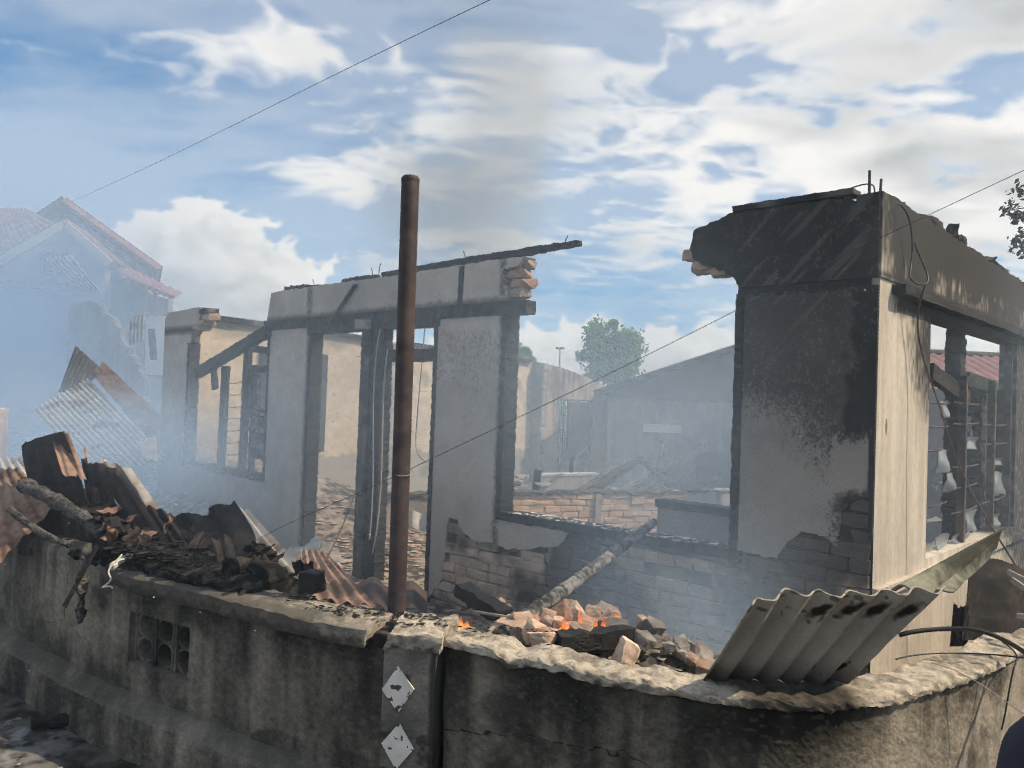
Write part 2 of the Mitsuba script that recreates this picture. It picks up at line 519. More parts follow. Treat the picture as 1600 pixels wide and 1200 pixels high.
def m_inner(p, n, uv):
    a = fbm(p.x * 2, p.y * 2, p.z * 2, 3)
    b = fbm(p.x * 11, p.y * 11, p.z * 11, 3)
    c = mix((0.50, 0.405, 0.30), (0.60, 0.50, 0.385), smoothstep(0.3, 0.7, a))
    c = c * (0.85 + 0.3 * b)
    pit = smoothstep(0.62, 0.85, 0.6 * noise(p.x * 19, p.y * 19, p.z * 23) + 0.4 * b)
    c = mix(c, (0.28, 0.22, 0.17), pit * 0.6)
    grey = smoothstep(0.82, 0.74, p.z + 0.22 * (b - 0.5) + 0.12 * (a - 0.5))
    c = mix(c, (0.30, 0.275, 0.25) , grey * 0.9)
    return mix(c, (0.10, 0.095, 0.09), smoothstep(0.55, 0.8, a + 0.25 * smoothstep(2.2, 2.7, p.z)) * 0.5)


mat('inner_plaster', m_inner, 0.92, 0.15, lambda p, n, uv: 0.010 * fbm(p.x * 12, p.y * 12, p.z * 12, 3))


def m_greywall(p, n, uv):
    a = fbm(p.x * 1.6, p.y * 1.6, p.z * 1.6, 4)
    st = fbm(p.x * 9 + p.y * 9, p.z * 1.0, 2.0, 3)
    c = mix((0.20, 0.19, 0.185), (0.34, 0.315, 0.29), smoothstep(0.3, 0.7, 0.6 * a + 0.4 * st))
    return c * (0.9 + 0.2 * noise(p.x * 40, p.y * 40, p.z * 40))


mat('grey_plaster', m_greywall, 0.92, 0.15, b_plaster)


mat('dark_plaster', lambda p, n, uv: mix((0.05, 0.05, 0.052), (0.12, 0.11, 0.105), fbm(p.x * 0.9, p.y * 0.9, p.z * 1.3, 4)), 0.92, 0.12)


def m_ruin(p, n, uv):
    a = fbm(p.x * 1.3 + 4, p.y * 1.3, p.z * 1.3, 4)
    st = fbm(p.x * 5 + p.y * 5, p.z * 0.8, 2.0, 3)
    c = mix((0.16, 0.12, 0.10), (0.47, 0.36, 0.275), smoothstep(0.32, 0.58, 0.55 * a + 0.45 * st))
    return c * (0.9 + 0.2 * noise(p.x * 30, p.y * 30, p.z * 30))


mat('ruin_plaster', m_ruin, 0.92, 0.15, b_plaster)


def brick_fn(lo, hi, k):
    def fn(p, n, uv):
        a = fbm(p.x * 9 + k, p.y * 9, p.z * 9, 3)
        c = mix(lo, hi, smoothstep(0.3, 0.7, a))
        g = smoothstep(0.55, 0.75, fbm(p.x * 22, p.y * 22 + k, p.z * 22, 3))
        return mix(c, (0.36, 0.32, 0.28), g * 0.45) * (0.85 + 0.3 * noise(p.x * 160, p.y * 160, p.z * 160))
    return fn


b_brick = lambda p, n, uv: 0.006 * fbm(p.x * 30, p.y * 30, p.z * 30, 3)
mat('brick_a', brick_fn((0.30, 0.215, 0.165), (0.40, 0.30, 0.235), 1), 0.92, 0.12, b_brick)
mat('brick_b', brick_fn((0.25, 0.20, 0.17), (0.34, 0.275, 0.225), 5), 0.92, 0.12, b_brick)
mat('brick_pale', brick_fn((0.49, 0.345, 0.25), (0.62, 0.46, 0.35), 9), 0.92, 0.12, b_brick)
mat('brick_red', brick_fn((0.30, 0.175, 0.13), (0.40, 0.265, 0.205), 13), 0.92, 0.12, b_brick)


def m_sootbrick(p, n, uv):
    a = fbm(p.x * 7, p.y * 7, p.z * 7, 4)
    return mix((0.028, 0.026, 0.026), (0.17, 0.125, 0.10), smoothstep(0.42, 0.72, a)) * (0.8 + 0.4 * noise(p.x * 90, p.y * 90, p.z * 90))


mat('brick_sooty', m_sootbrick, 0.9, 0.15, b_brick)


def m_facebrick(p, n, uv):
    s, z = s_of(p), p.z
    a = fbm(p.x * 9, p.y * 9, p.z * 9, 3)
    b = fbm(s * 2.2 + 3, z * 2.6, 1.0, 4)
    one = cell_rand(dr.floor(s / 0.113), dr.floor(z / 0.0385), 4)
    c = mix((0.33, 0.25, 0.195), (0.49, 0.385, 0.31), smoothstep(0.2, 0.8, 0.6 * a + 0.4 * one))
    c = mix(c, (0.37, 0.34, 0.31), smoothstep(0.55, 0.72, fbm(p.x * 24, p.y * 24, p.z * 24, 3)) * 0.5)
    soot = smoothstep(0.47, 0.66, b + 0.26 * smoothstep(1.05, 0.75, s) + 0.10 * smoothstep(1.2, 1.5, s) * smoothstep(2.3, 1.9, s))
    c = mix(c, (0.028, 0.026, 0.026), soot * 0.85)
    return c * (0.75 + 0.5 * noise(p.x * 140, p.y * 140, p.z * 140))


mat('brick_front', m_facebrick, 0.92, 0.12, b_brick)


def m_mortar(p, n, uv):
    a = fbm(p.x * 3, p.y * 3, p.z * 3, 3)
    s = s_of(p)
    c = mix((0.13, 0.115, 0.10), (0.26, 0.225, 0.19), smoothstep(0.3, 0.7, fbm(p.x * 16, p.y * 16, p.z * 16, 3)))
    return mix(c, SOOT, dr.maximum(smoothstep(0.42, 0.6, a + 0.4 * smoothstep(0.9, 0.3, s)) * 0.8, smoothstep(0.3, 0.2, s) * 0.95))


mat('mortar', m_mortar, 0.95, 0.1, b_brick)
mat('mortar_pale', lambda p, n, uv: mix((0.34, 0.27, 0.21), (0.46, 0.37, 0.29), fbm(p.x * 14, p.y * 14, p.z * 14, 3)), 0.95, 0.1, b_brick)


def char_bump(p, n, uv):
    a, b, r = voronoi((p.x + p.y) * 46, p.z * 95)
    c, d, r2 = voronoi((p.x - p.y) * 50, p.z * 60 + 5)
    return 0.0035 * smoothstep(0.0, 0.3, b - a) + 0.0025 * smoothstep(0.0, 0.3, d - c) + 0.003 * noise(p.x * 120, p.y * 120, p.z * 120)


def m_char(p, n, uv):
    a = fbm(p.x * 8, p.y * 8, p.z * 8, 3)
    ash = smoothstep(0.60, 0.78, fbm(p.x * 26, p.y * 26, p.z * 26 + 3, 3))
    return mix(mix((0.006, 0.006, 0.007), (0.020, 0.019, 0.020), a), (0.08, 0.078, 0.077), ash * 0.15)


mat('char', m_char, 0.55, 0.35, char_bump)


def m_ashlog(p, n, uv):
    a = fbm(p.x * 9, p.y * 9, p.z * 9, 3)
    ash = smoothstep(0.30, 0.75, 0.5 * noise(p.x * 110, p.y * 110, p.z * 110) + 0.5 * fbm(p.x * 18, p.y * 18, p.z * 18 + 3, 3))
    return mix(mix((0.014, 0.014, 0.014), (0.05, 0.047, 0.045), a), (0.16, 0.153, 0.146), ash * 0.8)


mat('ash_log', m_ashlog, 0.75, 0.2, lambda p, n, uv: 0.008 * voronoi((p.x + p.z) * 42, (p.y - p.z) * 42)[0] + 0.003 * noise(p.x * 150, p.y * 150, p.z * 150))


def m_paleash(p, n, uv):
    r_ = (p.x * 0.62 + p.y * 0.76)
    a = fbm(p.x * 45, p.y * 45, p.z * 45, 4)
    b = fbm(p.x * 10, p.y * 10, p.z * 10, 3)
    c = mix((0.03, 0.03, 0.03), (0.26, 0.255, 0.25), smoothstep(0.34, 0.66, 0.6 * a + 0.4 * b))
    return mix(c, SOOT, smoothstep(0.50, 0.66, fbm(p.x * 6 + 3, p.y * 6, p.z * 6, 3)) * 0.7)


mat('pale_ash_wood', m_paleash, 0.85, 0.2, lambda p, n, uv: 0.006 * fbm(p.x * 60, p.y * 60, p.z * 60, 3))


def m_oldwood(p, n, uv):
    a = fbm(p.x * 40, p.y * 40, p.z * 3, 3)
    b = fbm(p.x * 4, p.y * 4, p.z * 4, 3)
    return mix(mix((0.055, 0.05, 0.047), (0.13, 0.115, 0.10), a), SOOT, smoothstep(0.45, 0.7, b + 0.15 * smoothstep(1.4, 2.2, p.z)))


mat('old_wood', m_oldwood, 0.85, 0.2, lambda p, n, uv: 0.004 * fbm(p.x * 60, p.y * 60, p.z * 5, 3))


def rust_fn(lo, hi, dark, k):
    def fn(p, n, uv):
        a = fbm(p.x * 4 + k, p.y * 4, p.z * 4, 4)
        b = fbm(p.x * 30, p.y * 30 + k, p.z * 30, 3)
        c = mix(lo, hi, smoothstep(0.3, 0.7, 0.6 * a + 0.4 * b))
        return mix(c, dark, smoothstep(0.52, 0.70, fbm(p.x * 6, p.y * 6 + k, p.z * 6 + 3, 4)) * 0.85)
    return fn


mat('rust', rust_fn((0.135, 0.075, 0.055), (0.32, 0.215, 0.16), (0.05, 0.038, 0.034), 2), 0.75, 0.3, lambda p, n, uv: 0.002 * fbm(p.x * 60, p.y * 60, p.z * 60, 3))
mat('rust_dark', rust_fn((0.014, 0.012, 0.012), (0.044, 0.029, 0.025), (0.009, 0.009, 0.009), 6), 0.7, 0.3, lambda p, n, uv: 0.002 * fbm(p.x * 60, p.y * 60, p.z * 60, 3))
mat('pipe_rust', rust_fn((0.038, 0.027, 0.027), (0.075, 0.052, 0.049), (0.024, 0.019, 0.019), 11), 0.62, 0.35, lambda p, n, uv: 0.0012 * fbm(p.x * 70, p.y * 70, p.z * 70, 3))
mat('zinc', rust_fn((0.30, 0.29, 0.27), (0.46, 0.43, 0.38), (0.17, 0.11, 0.075), 4), 0.5, 0.4, lambda p, n, uv: 0.0015 * fbm(p.x * 40, p.y * 40, p.z * 40, 3))


def m_cement_sheet(p, n, uv):
    a = fbm(p.x * 5, p.y * 5, p.z * 5, 4)
    b = noise(p.x * 55, p.y * 55, p.z * 55)
    c = mix((0.25, 0.225, 0.185), (0.38, 0.345, 0.29), a) * (0.9 + 0.2 * noise(p.x * 170, p.y * 170, p.z * 170))
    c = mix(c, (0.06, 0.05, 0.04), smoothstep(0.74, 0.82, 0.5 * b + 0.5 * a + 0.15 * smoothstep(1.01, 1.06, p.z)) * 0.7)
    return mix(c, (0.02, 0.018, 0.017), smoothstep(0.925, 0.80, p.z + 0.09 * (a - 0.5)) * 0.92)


SCORCH = [(0.986, 2.490, 1.079), (1.089, 2.490, 1.085), (1.181, 2.490, 1.084), (1.283, 2.500, 1.081), (1.125, 2.600, 0.862), (1.022, 2.600, 0.854)]


def m_scorched(p, n, uv):
    c = m_cement_sheet(p, n, uv)
    for k, (x, y, z) in enumerate(SCORCH):
        d = dr.sqrt(dr.square(p.x - x - 0.85 * (p.z - z)) + dr.square((p.z - z) * 0.62)) + 0.012 * (noise(p.x * 60, p.y * 60, p.z * 60) - 0.5)
        c = mix(c, (0.012, 0.011, 0.010), smoothstep(0.026 if k < 4 else 0.014, 0.010 if k < 4 else 0.006, d) * 0.95)
    return c


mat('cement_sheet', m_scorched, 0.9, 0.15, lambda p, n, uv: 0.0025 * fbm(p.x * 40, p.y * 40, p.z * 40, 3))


def m_wing(p, n, uv):
    a = fbm(p.x * 8, p.y * 8, p.z * 8, 4)
    return mix((0.045, 0.048, 0.040), (0.22, 0.225, 0.18), smoothstep(0.40, 0.66, a)) * (0.85 + 0.3 * noise(p.x * 120, p.y * 120, p.z * 120))


mat('cement_strip', m_wing, 0.85, 0.2, lambda p, n, uv: 0.002 * fbm(p.x * 40, p.y * 40, p.z * 40, 3))


# the yard wall: old render, mould and run-off streaks
def wall_u(p):
    return p.x * 0.8 - p.y * 0.6


def m_yardwall(p, n, uv):
    u, z = wall_u(p), p.z
    w = p.x + p.y * 0.4
    big = fbm(w * 2.2, u * 1.1, z * 1.8, 4)
    strk = fbm(w * 13, u * 5, z * 1.3, 4)
    fine = fbm(p.x * 42, p.y * 42, z * 42, 3)
    k = 0.5 * big + 0.5 * strk + 0.08 * (fine - 0.5)
    left = smoothstep(-1.72, -1.95, p.x) * smoothstep(-2.75, -2.4, p.x)           # a stretch still pale
    right = smoothstep(0.7, 2.0, p.x)
    k = k + 0.20 * left * smoothstep(0.25, 0.45, z) + 0.17 * right + 0.05 * smoothstep(0.30, 0.12, dr.abs(p.x + 1.15)) - 0.10 * smoothstep(0.55, 0.80, z)
    c = mix((0.042, 0.040, 0.036), (0.27, 0.24, 0.195), smoothstep(0.34, 0.74, k))
    c = mix(c, (0.055, 0.062, 0.040), smoothstep(0.55, 0.75, fbm(p.x * 5, p.y * 5, z * 5 + 8, 3)) * 0.45)
    blotch = smoothstep(0.56, 0.66, fbm(w * 4.5, u * 3, z * 4.2 + 2, 4))
    c = mix(c, (0.026, 0.026, 0.023), blotch * 0.6)
    c = c * (0.78 + 0.44 * fine) * (0.85 + 0.3 * noise(p.x * 120, p.y * 120, z * 120))
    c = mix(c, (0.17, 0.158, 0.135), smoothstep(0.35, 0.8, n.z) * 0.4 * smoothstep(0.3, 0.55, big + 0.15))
    burn_shade = smoothstep(0.28, 0.10, dr.abs(p.x - 0.98) + 0.25 * (big - 0.5)) * smoothstep(0.50, 0.74, z + 0.2 * (strk - 0.5))  # scorch merged with the tilted sheet's shadow, painted into the wall colour
    c = mix(c, (0.012, 0.012, 0.011), burn_shade * 0.85)
    drip = smoothstep(0.50, 0.72, fbm(w * 26, u * 9, z * 1.1 + 4, 3)) * smoothstep(0.28, 0.72, z + 0.25 * (strk - 0.5))
    c = mix(c, (0.020, 0.020, 0.018), drip * 0.45)
    grit = smoothstep(0.66, 0.80, noise(p.x * 62, p.y * 62, z * 62))
    c = mix(c, (0.30, 0.27, 0.22), grit * 0.10) * (0.82 + 0.36 * noise(p.x * 210, p.y * 210, z * 210))
    # cracks: thin wandering lines
    wx, wz = w * 1.9 + 0.25 * fbm(w * 5, z * 5, 2.0, 4), z * 1.5 + 0.30 * fbm(w * 5, z * 5, 9.0, 4)
    va, vb, vr = voronoi(wx, wz)
    cr = vb - va + 0.010 * fine
    c = mix(c, (0.010, 0.010, 0.009), smoothstep(0.011, 0.005, cr) * smoothstep(0.56, 0.66, noise(w * 2.3, z * 1.8, 3)) * 0.85)
    return c


def b_yard(p, n, uv):
    return 0.010 * fbm(p.x * 12, p.y * 12, p.z * 12, 4) + 0.004 * fbm(p.x * 70, p.y * 70, p.z * 70, 2)


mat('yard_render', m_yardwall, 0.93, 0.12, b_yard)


def m_post(p, n, uv):
    a = fbm(p.x * 6, p.y * 6, p.z * 5, 4)
    c = mix((0.09, 0.085, 0.075), (0.20, 0.185, 0.16), smoothstep(0.3, 0.7, a)) * (0.75 + 0.5 * noise(p.x * 110, p.y * 110, p.z * 110))
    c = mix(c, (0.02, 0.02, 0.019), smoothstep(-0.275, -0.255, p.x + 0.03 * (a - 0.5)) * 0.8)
    return mix(c, (0.03, 0.028, 0.026), smoothstep(0.60, 0.70, fbm(p.x * 14, p.y * 14, p.z * 14 + 6, 3)) * 0.7)


mat('post_render', m_post, 0.93, 0.12, b_yard)


def m_coping(p, n, uv):
    a = fbm(p.x * 7, p.y * 7, p.z * 7, 4)
    b = fbm(p.x * 34, p.y * 34, p.z * 34, 3)
    c = mix((0.15, 0.135, 0.112), (0.41, 0.37, 0.305), smoothstep(0.32, 0.62, 0.5 * a + 0.5 * b))
    pit = smoothstep(0.60, 0.72, noise(p.x * 95, p.y * 95, p.z * 95) * 0.5 + 0.5 * fbm(p.x * 22, p.y * 22, p.z * 22, 3))
    c = mix(c, (0.12, 0.10, 0.08), pit * 0.5) * (0.8 + 0.4 * noise(p.x * 140, p.y * 140, p.z * 140))
    left = smoothstep(-0.25, -0.8, p.x)
    c = mix(c, (0.07, 0.066, 0.058), left * smoothstep(0.25, 0.60, a + 0.35 * smoothstep(-0.8, -2.0, p.x)) * 0.9)
    low_edge = smoothstep(0.775, 0.745, p.z + 0.06 * (b - 0.5))  # coping gets darker towards its lower edge
    c = mix(c, (0.018, 0.017, 0.016), smoothstep(0.33, 0.16, dr.abs(p.x - 0.93) + 0.30 * (a - 0.5)) * 0.85)  # soot plus the shadow of the tilted sheet, put into the coping colour
    return mix(c, (0.055, 0.05, 0.042), low_edge * 0.8)


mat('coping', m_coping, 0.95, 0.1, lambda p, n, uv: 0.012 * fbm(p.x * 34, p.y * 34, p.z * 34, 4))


def m_tile(p, n, uv):
    a = fbm(p.x * 44, p.z * 44, 5.0, 3)
    return mix(mix((0.82, 0.80, 0.76), (0.55, 0.50, 0.43), fbm(p.x * 15, p.z * 15, 8.0, 3)), (0.09, 0.065, 0.045), smoothstep(0.60, 0.64, a))


mat('white_tile', m_tile, 0.35, 0.5)


def m_ground(p, n, uv):
    a = fbm(p.x * 1.1, p.y * 1.1, 0.2, 4)
    b = fbm(p.x * 9, p.y * 9, 1.0, 4)
    c = mix((0.028, 0.026, 0.025), (0.10, 0.095, 0.088), smoothstep(0.3, 0.7, b))
    ash = smoothstep(0.50, 0.66, 0.5 * a + 0.5 * fbm(p.x * 16, p.y * 16, 4.0, 3)) * smoothstep(-1.8, -2.4, p.x)
    far = smoothstep(25, 45, dr.sqrt(p.x * p.x + p.y * p.y))
    return mix(mix(c, (0.26, 0.265, 0.27), ash * 0.8), (0.07, 0.075, 0.05), far)


mat('ash_ground', m_ground, 0.95, 0.1, lambda p, n, uv: 0.016 * fbm(p.x * 22, p.y * 22, 0.0, 4))


def m_yard(p, n, uv):
    a = fbm(p.x * 2.1, p.y * 2.1, 0.2, 4)
    b = fbm(p.x * 14, p.y * 14, 1.0, 3)
    c = mix((0.045, 0.04, 0.037), (0.27, 0.225, 0.185), smoothstep(0.35, 0.65, 0.5 * a + 0.5 * b))
    return c


mat('yard_ground', m_yard, 0.95, 0.1, lambda p, n, uv: 0.02 * fbm(p.x * 18, p.y * 18, p.z * 18, 4))
mat('rubble_grey', brick_fn((0.15, 0.142, 0.135), (0.29, 0.27, 0.25), 21), 0.95, 0.1, b_brick)
mat('plaster_bit', (0.62, 0.575, 0.50), 0.9, 0.15)


def m_debris(p, n, uv):
    b = fbm(p.x * 26, p.y * 26, p.z * 26, 3)
    return mix((0.008, 0.008, 0.008), (0.050, 0.047, 0.043), smoothstep(0.45, 0.78, b))


mat('debris_black', m_debris, 0.8, 0.2, lambda p, n, uv: 0.006 * noise(p.x * 90, p.y * 90, p.z * 90))


def m_redroof(p, n, uv):
    a = fbm(p.x * 1.2, p.y * 1.2, p.z * 1.2, 3)
    return mix((0.22, 0.105, 0.098), (0.32, 0.175, 0.16), a) * (0.85 + 0.3 * noise(p.x * 12, p.y * 12, p.z * 12))


mat('red_roof', m_redroof, 0.7, 0.25)
mat('pale_wall', lambda p, n, uv: mix((0.40, 0.36, 0.33), (0.52, 0.48, 0.44), fbm(p.x, p.y, p.z, 3)), 0.9, 0.15)
mat('white_wash', (0.80, 0.79, 0.76), 0.9, 0.1)
mat('dark_opening', (0.03, 0.03, 0.032), 0.9, 0.1)
mat('board', (0.10, 0.075, 0.06), 0.85, 0.2)
mat('iron', rust_fn((0.05, 0.035, 0.03), (0.11, 0.075, 0.06), (0.02, 0.02, 0.02), 3), 0.6, 0.35)
mat('cable_black', (0.02, 0.02, 0.021), 0.4, 0.4)
mat('wire_pale', (0.30, 0.27, 0.23), 0.6, 0.3)
mat('white_cord', (0.62, 0.60, 0.56), 0.8, 0.2)
mat('ash_white', (0.75, 0.75, 0.74), 0.95, 0.1)
mat('bark', lambda p, n, uv: mix((0.06, 0.05, 0.04), (0.13, 0.11, 0.09), fbm(p.x * 6, p.y * 6, p.z * 2, 3)), 0.9, 0.1)


def leafmat(name, lo, hi):
    def fn(p, n, uv):
        return mix(lo, hi, fbm(p.x * 1.2, p.y * 1.2, p.z * 1.2, 3))
    scene[name] = {'type': 'principledthin', 'base_color': proc(fn), 'roughness': 0.6, 'diff_trans': 0.7, 'spec_trans': 0.0}


leafmat('leaf', (0.07, 0.19, 0.02), (0.15, 0.33, 0.045))
leafmat('leaf_dark', (0.035, 0.05, 0.03), (0.06, 0.08, 0.045))
scene['melted_glass'] = principled(rgb(0.62, 0.68, 0.72), 0.22, 0.5, spec_trans=0.75)
scene['flame'] = {'type': 'blendbsdf', 'weight': 0.5, 'bsdf_0': {'type': 'null'}, 'bsdf_1': two({'type': 'diffuse', 'reflectance': rgb(0.05, 0.02, 0.01)})}


def m_cloth(p, n, uv):
    return mix((0.028, 0.029, 0.042), (0.045, 0.047, 0.064), fbm(p.x * 60, p.y * 60, p.z * 20, 3))


mat('navy_cloth', m_cloth, 0.85, 0.15, lambda p, n, uv: 0.004 * fbm(p.x * 16, p.y * 16, p.z * 9, 3))
mat('grey_cloth', (0.34, 0.35, 0.38), 0.9, 0.1)
mat('skin', (0.36, 0.22, 0.15), 0.55, 0.35)
mat('hair', (0.015, 0.012, 0.010), 0.5, 0.4)

# ------------------------------------------------------------------ the setting: ground
FENCE_L = [(-6.2, 7.6), (-4.4, 5.98), (-3.05, 4.72), (-2.37, 4.16), (-1.88, 3.80), (-1.25, 3.42), (-0.55, 3.03), (-0.42, 2.985)]
FENCE_R = [(-0.22, 2.955), (0.03, 2.80), (0.26, 2.67), (0.46, 2.56), (0.69, 2.465), (0.93, 2.435), (1.16, 2.48), (1.48, 2.64), (1.91, 2.96), (2.4, 3.40), (3.6, 4.62), (6.0, 7.06), (9.0, 10.1)]


def plan(pts, n):
    p = spline([(x, y, 0) for x, y in pts], n * 6)
    s = np.r_[0, np.cumsum(np.linalg.norm(np.diff(p, axis=0), axis=1))]
    # finer near the camera
    d = np.linalg.norm((p[1:] + p[:-1]) / 2 - EYE * A([1, 1, 0]), axis=1)
    w = np.r_[0, np.cumsum(np.diff(s) / np.maximum(d, 2.0))]
    k = np.interp(np.linspace(0, w[-1], n), w, np.arange(len(s)))
    return np.stack([np.interp(k, np.arange(len(s)), p[:, j]) for j in range(3)], 1)


PL = spline([(x, y, 0) for x, y in FENCE_L], 150)
PR = plan(FENCE_R, 330)

g = np.linspace(-1, 1, 150)
gx, gy = np.meshgrid(np.sign(g) * (8 * np.abs(g) + 900 * np.abs(g) ** 6), np.sign(g) * (8 * np.abs(g) + 900 * np.abs(g) ** 6), indexing='ij')
gx, gy = gx - 1.5, gy + 3
gz = 0.05 * nz(np.stack([gx, gy, 0 * gx], -1), 1.4, 3, 4) * np.exp(-(gx ** 2 + gy ** 2) / 900)
structure('ground', (np.stack([gx, gy, gz], -1).reshape(-1, 3), grid_faces(150, 150)), 'ash_ground', 'dark ground scattered with ash in front of the yard wall', True)

# the yard inside the wall, heaped with fallen rubble
import shapely
yard_poly = Polygon([tuple(p[:2]) for p in PL] + [tuple(p[:2]) for p in PR] + [(9.0, 24), (-13, 24), (-13, 12)]).buffer(-0.09)
MOUNDS = [(0.28, 3.18, 0.42, 0.42), (0.80, 3.25, 0.44, 0.55), (-0.25, 3.45, 0.40, 0.4), (-0.75, 3.9, 0.38, 0.5), (-1.4, 4.4, 0.45, 0.7), (-2.2, 4.9, 0.50, 0.7), (-3.1, 5.6, 0.5, 0.8), (1.5, 3.2, 0.25, 0.4), (-3.4, 9.9, 0.5, 1.2), (-2.4, 9.6, 0.35, 1.3)]


def yard_z(x, y):
    z = 0.10 + 0.10 * nz(np.stack([x, y, 0 * x], -1), 1.6, 5, 4) + 0.06 * nz(np.stack([x, y, 0 * x], -1), 7, 9, 2)
    for a, b, h, r in MOUNDS:
        z = z + h * np.exp(-((x - a) ** 2 + (y - b) ** 2) / (r * r))
    return z


yx, yy = np.meshgrid(np.arange(-12.5, 9, 0.075), np.arange(2.3, 23, 0.075), indexing='ij')
yz = yard_z(yx, yy)
q = grid_faces(*yx.shape)
ok = shapely.contains_xy(yard_poly, yx.ravel(), yy.ravel())
q = q[ok[q].all(1)]
structure('yard_floor', (np.stack([yx, yy, yz], -1).reshape(-1, 3), q), 'yard_ground', 'rubble strewn ground of the burnt out yard and rooms', True)

# ------------------------------------------------------------------ the yard wall along the street
YW = thing('yard_wall', 'low mouldy rendered yard wall curving round the corner of the burnt house', 'wall')


def prof_body_left(i, s):
    return [(-0.02, -0.15), (-0.02, 0.62), (-0.02, 0.755), (-0.20, 0.755), (-0.20, 0.4), (-0.20, -0.15)]


VX0, VX1, VZ0, VZ1 = -1.83, -1.44, 0.37, 0.615


def on_left(x):
    k = int(np.clip(np.searchsorted(PL[:, 0], x), 1, len(PL) - 1))
    t = PL[k] - PL[k - 1]; t = t * A([1, 1, 0]); f = (x - PL[k - 1, 0]) / t[0]; p = PL[k - 1] + t * f
    t = t / np.linalg.norm(t)
    return p * A([1, 1, 0]), t, A([t[1], -t[0], 0])


def left_body(lo, hi, z0, z1):
    ks = [k for k in range(len(PL)) if lo <= PL[k, 0] <= hi]
    path = PL[ks].copy()
    a, b = on_left(lo)[0] if lo > -6 else path[0], on_left(hi)[0]
    if lo > -6:
        f = (lo - PL[ks[0] - 1, 0]) / (PL[ks[0], 0] - PL[ks[0] - 1, 0]); path = np.vstack([PL[ks[0] - 1] + f * (PL[ks[0]] - PL[ks[0] - 1]), path])
    if ks[-1] + 1 < len(PL):
        f = (hi - PL[ks[-1], 0]) / (PL[ks[-1] + 1, 0] - PL[ks[-1], 0]); path = np.vstack([path, PL[ks[-1]] + f * (PL[ks[-1] + 1] - PL[ks[-1]])])
    zs = np.linspace(z0, z1, 14)
    ring = [(-0.02, z) for z in zs] + [(-0.20, z) for z in zs[::-1]]
    m = ribbon(path, lambda i, s: ring)
    v = np.array(m.vertices)
    return trimesh.Trimesh(v + np.stack([nz(v, 7, 4), nz(v, 7, 5), 0 * v[:, 0]], 1) * 0.012, m.faces, process=False)


body = [left_body(-6.19, VX0, -0.15, 0.755), left_body(VX1, -0.425, -0.15, 0.755), left_body(VX0, VX1, -0.15, VZ0), left_body(VX0, VX1, VZ1, 0.755)]
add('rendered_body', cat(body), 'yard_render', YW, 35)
# coping along the straight stretch, broken off towards the left
kl = [k for k in range(len(PL)) if -1.95 <= PL[k, 0] <= -0.50]
cp = spline(PL[kl], 150)


def prof_coping_left(i, s):
    r = [(0.035, 0.735), (0.042, 0.77), (0.038, 0.80), (0.015, 0.812), (-0.05, 0.815), (-0.12, 0.812), (-0.19, 0.81), (-0.215, 0.79), (-0.21, 0.757), (-0.10, 0.756), (0.0, 0.757)]
    return r


m = ribbon(cp, prof_coping_left)
add('coping', rough(m, 0.012, 16, 21, 4), 'coping', YW, 40)
# left of it the top is bare and rounded
kl = [k for k in range(len(PL)) if PL[k, 0] <= -1.95]
m = ribbon(spline(PL[kl], 120), lambda i, s: [(-0.015, 0.754), (-0.02, 0.80), (-0.06, 0.83), (-0.11, 0.84), (-0.17, 0.825), (-0.20, 0.79), (-0.205, 0.754)])
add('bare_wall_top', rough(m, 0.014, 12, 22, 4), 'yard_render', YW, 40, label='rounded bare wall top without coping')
# plinth
kl = [k for k in range(len(PL)) if PL[k, 0] <= -0.43]
m = ribbon(spline(PL[kl], 220), lambda i, s: [(-0.03, -0.15), (0.11, -0.15), (0.108, 0.05), (0.104, 0.15), (0.09, 0.19), (0.06, 0.208), (0.02, 0.222), (-0.01, 0.23), (-0.03, 0.23)])
add('plinth', rough(m, 0.014, 10, 31, 4), 'yard_render', YW, 40, label='rough kerb like footing along the straight stretch')
# pierced block set in the wall
p0, tt, oo = on_left(VX0); p1 = on_left(VX1)[0]
tt = (p1 - p0) / np.linalg.norm(p1 - p0); oo = A([tt[1], -tt[0], 0]); VW = np.linalg.norm(p1 - p0)
VM = np.eye(4); VM[:3, 0], VM[:3, 1], VM[:3, 2], VM[:3, 3] = tt, UP, oo, p0
for k in range(3):
    x = VW * (k / 3 + 0.5 / 3)
    w = VW / 3
    ribs = [boxm(x - w / 2 + 0.002, x - w / 2 + 0.016, VZ0 + 0.002, VZ1 - 0.002, -0.15, -0.05, VM), boxm(x + w / 2 - 0.016, x + w / 2 - 0.002, VZ0 + 0.002, VZ1 - 0.002, -0.15, -0.05, VM)]
    for zz, sgn in ((VZ0 + 0.065, 1), (VZ0 + 0.18, -1)):
        for sx in (-1, 1):
            pts = [(x + sx * (w / 2 - 0.012) * math.cos(a), zz + 0.062 * math.sin(a) * 0.95) for a in np.linspace(-1.5, 1.5, 9)]
            path = A([p0 + tt * px + UP * pz - oo * 0.095 for px, pz in pts])
            ribs.append(sweep(path, rect_ring(0.014, 0.07, 2), oo))
    add('pierced_block', rough(cat(ribs), 0.004, 30, 40 + k, 2), 'yard_render', YW)
add('block_backing', boxm(0.0, VW, VZ0, VZ1, -0.19, -0.17, VM), 'dark_opening', YW)
# the post at the bend
PC = A([-0.345, 2.95, 0]); pt = A([0.985, -0.17, 0]); pt /= np.linalg.norm(pt); po = A([pt[1], -pt[0], 0])
PM = np.eye(4); PM[:3, 0], PM[:3, 1], PM[:3, 2], PM[:3, 3] = pt, UP, po, PC


def gridbox(x0, x1, y0, y1, z0, z1, st):
    m = boxm(x0, x1, y0, y1, z0, z1)
    return m.subdivide_to_size(st)


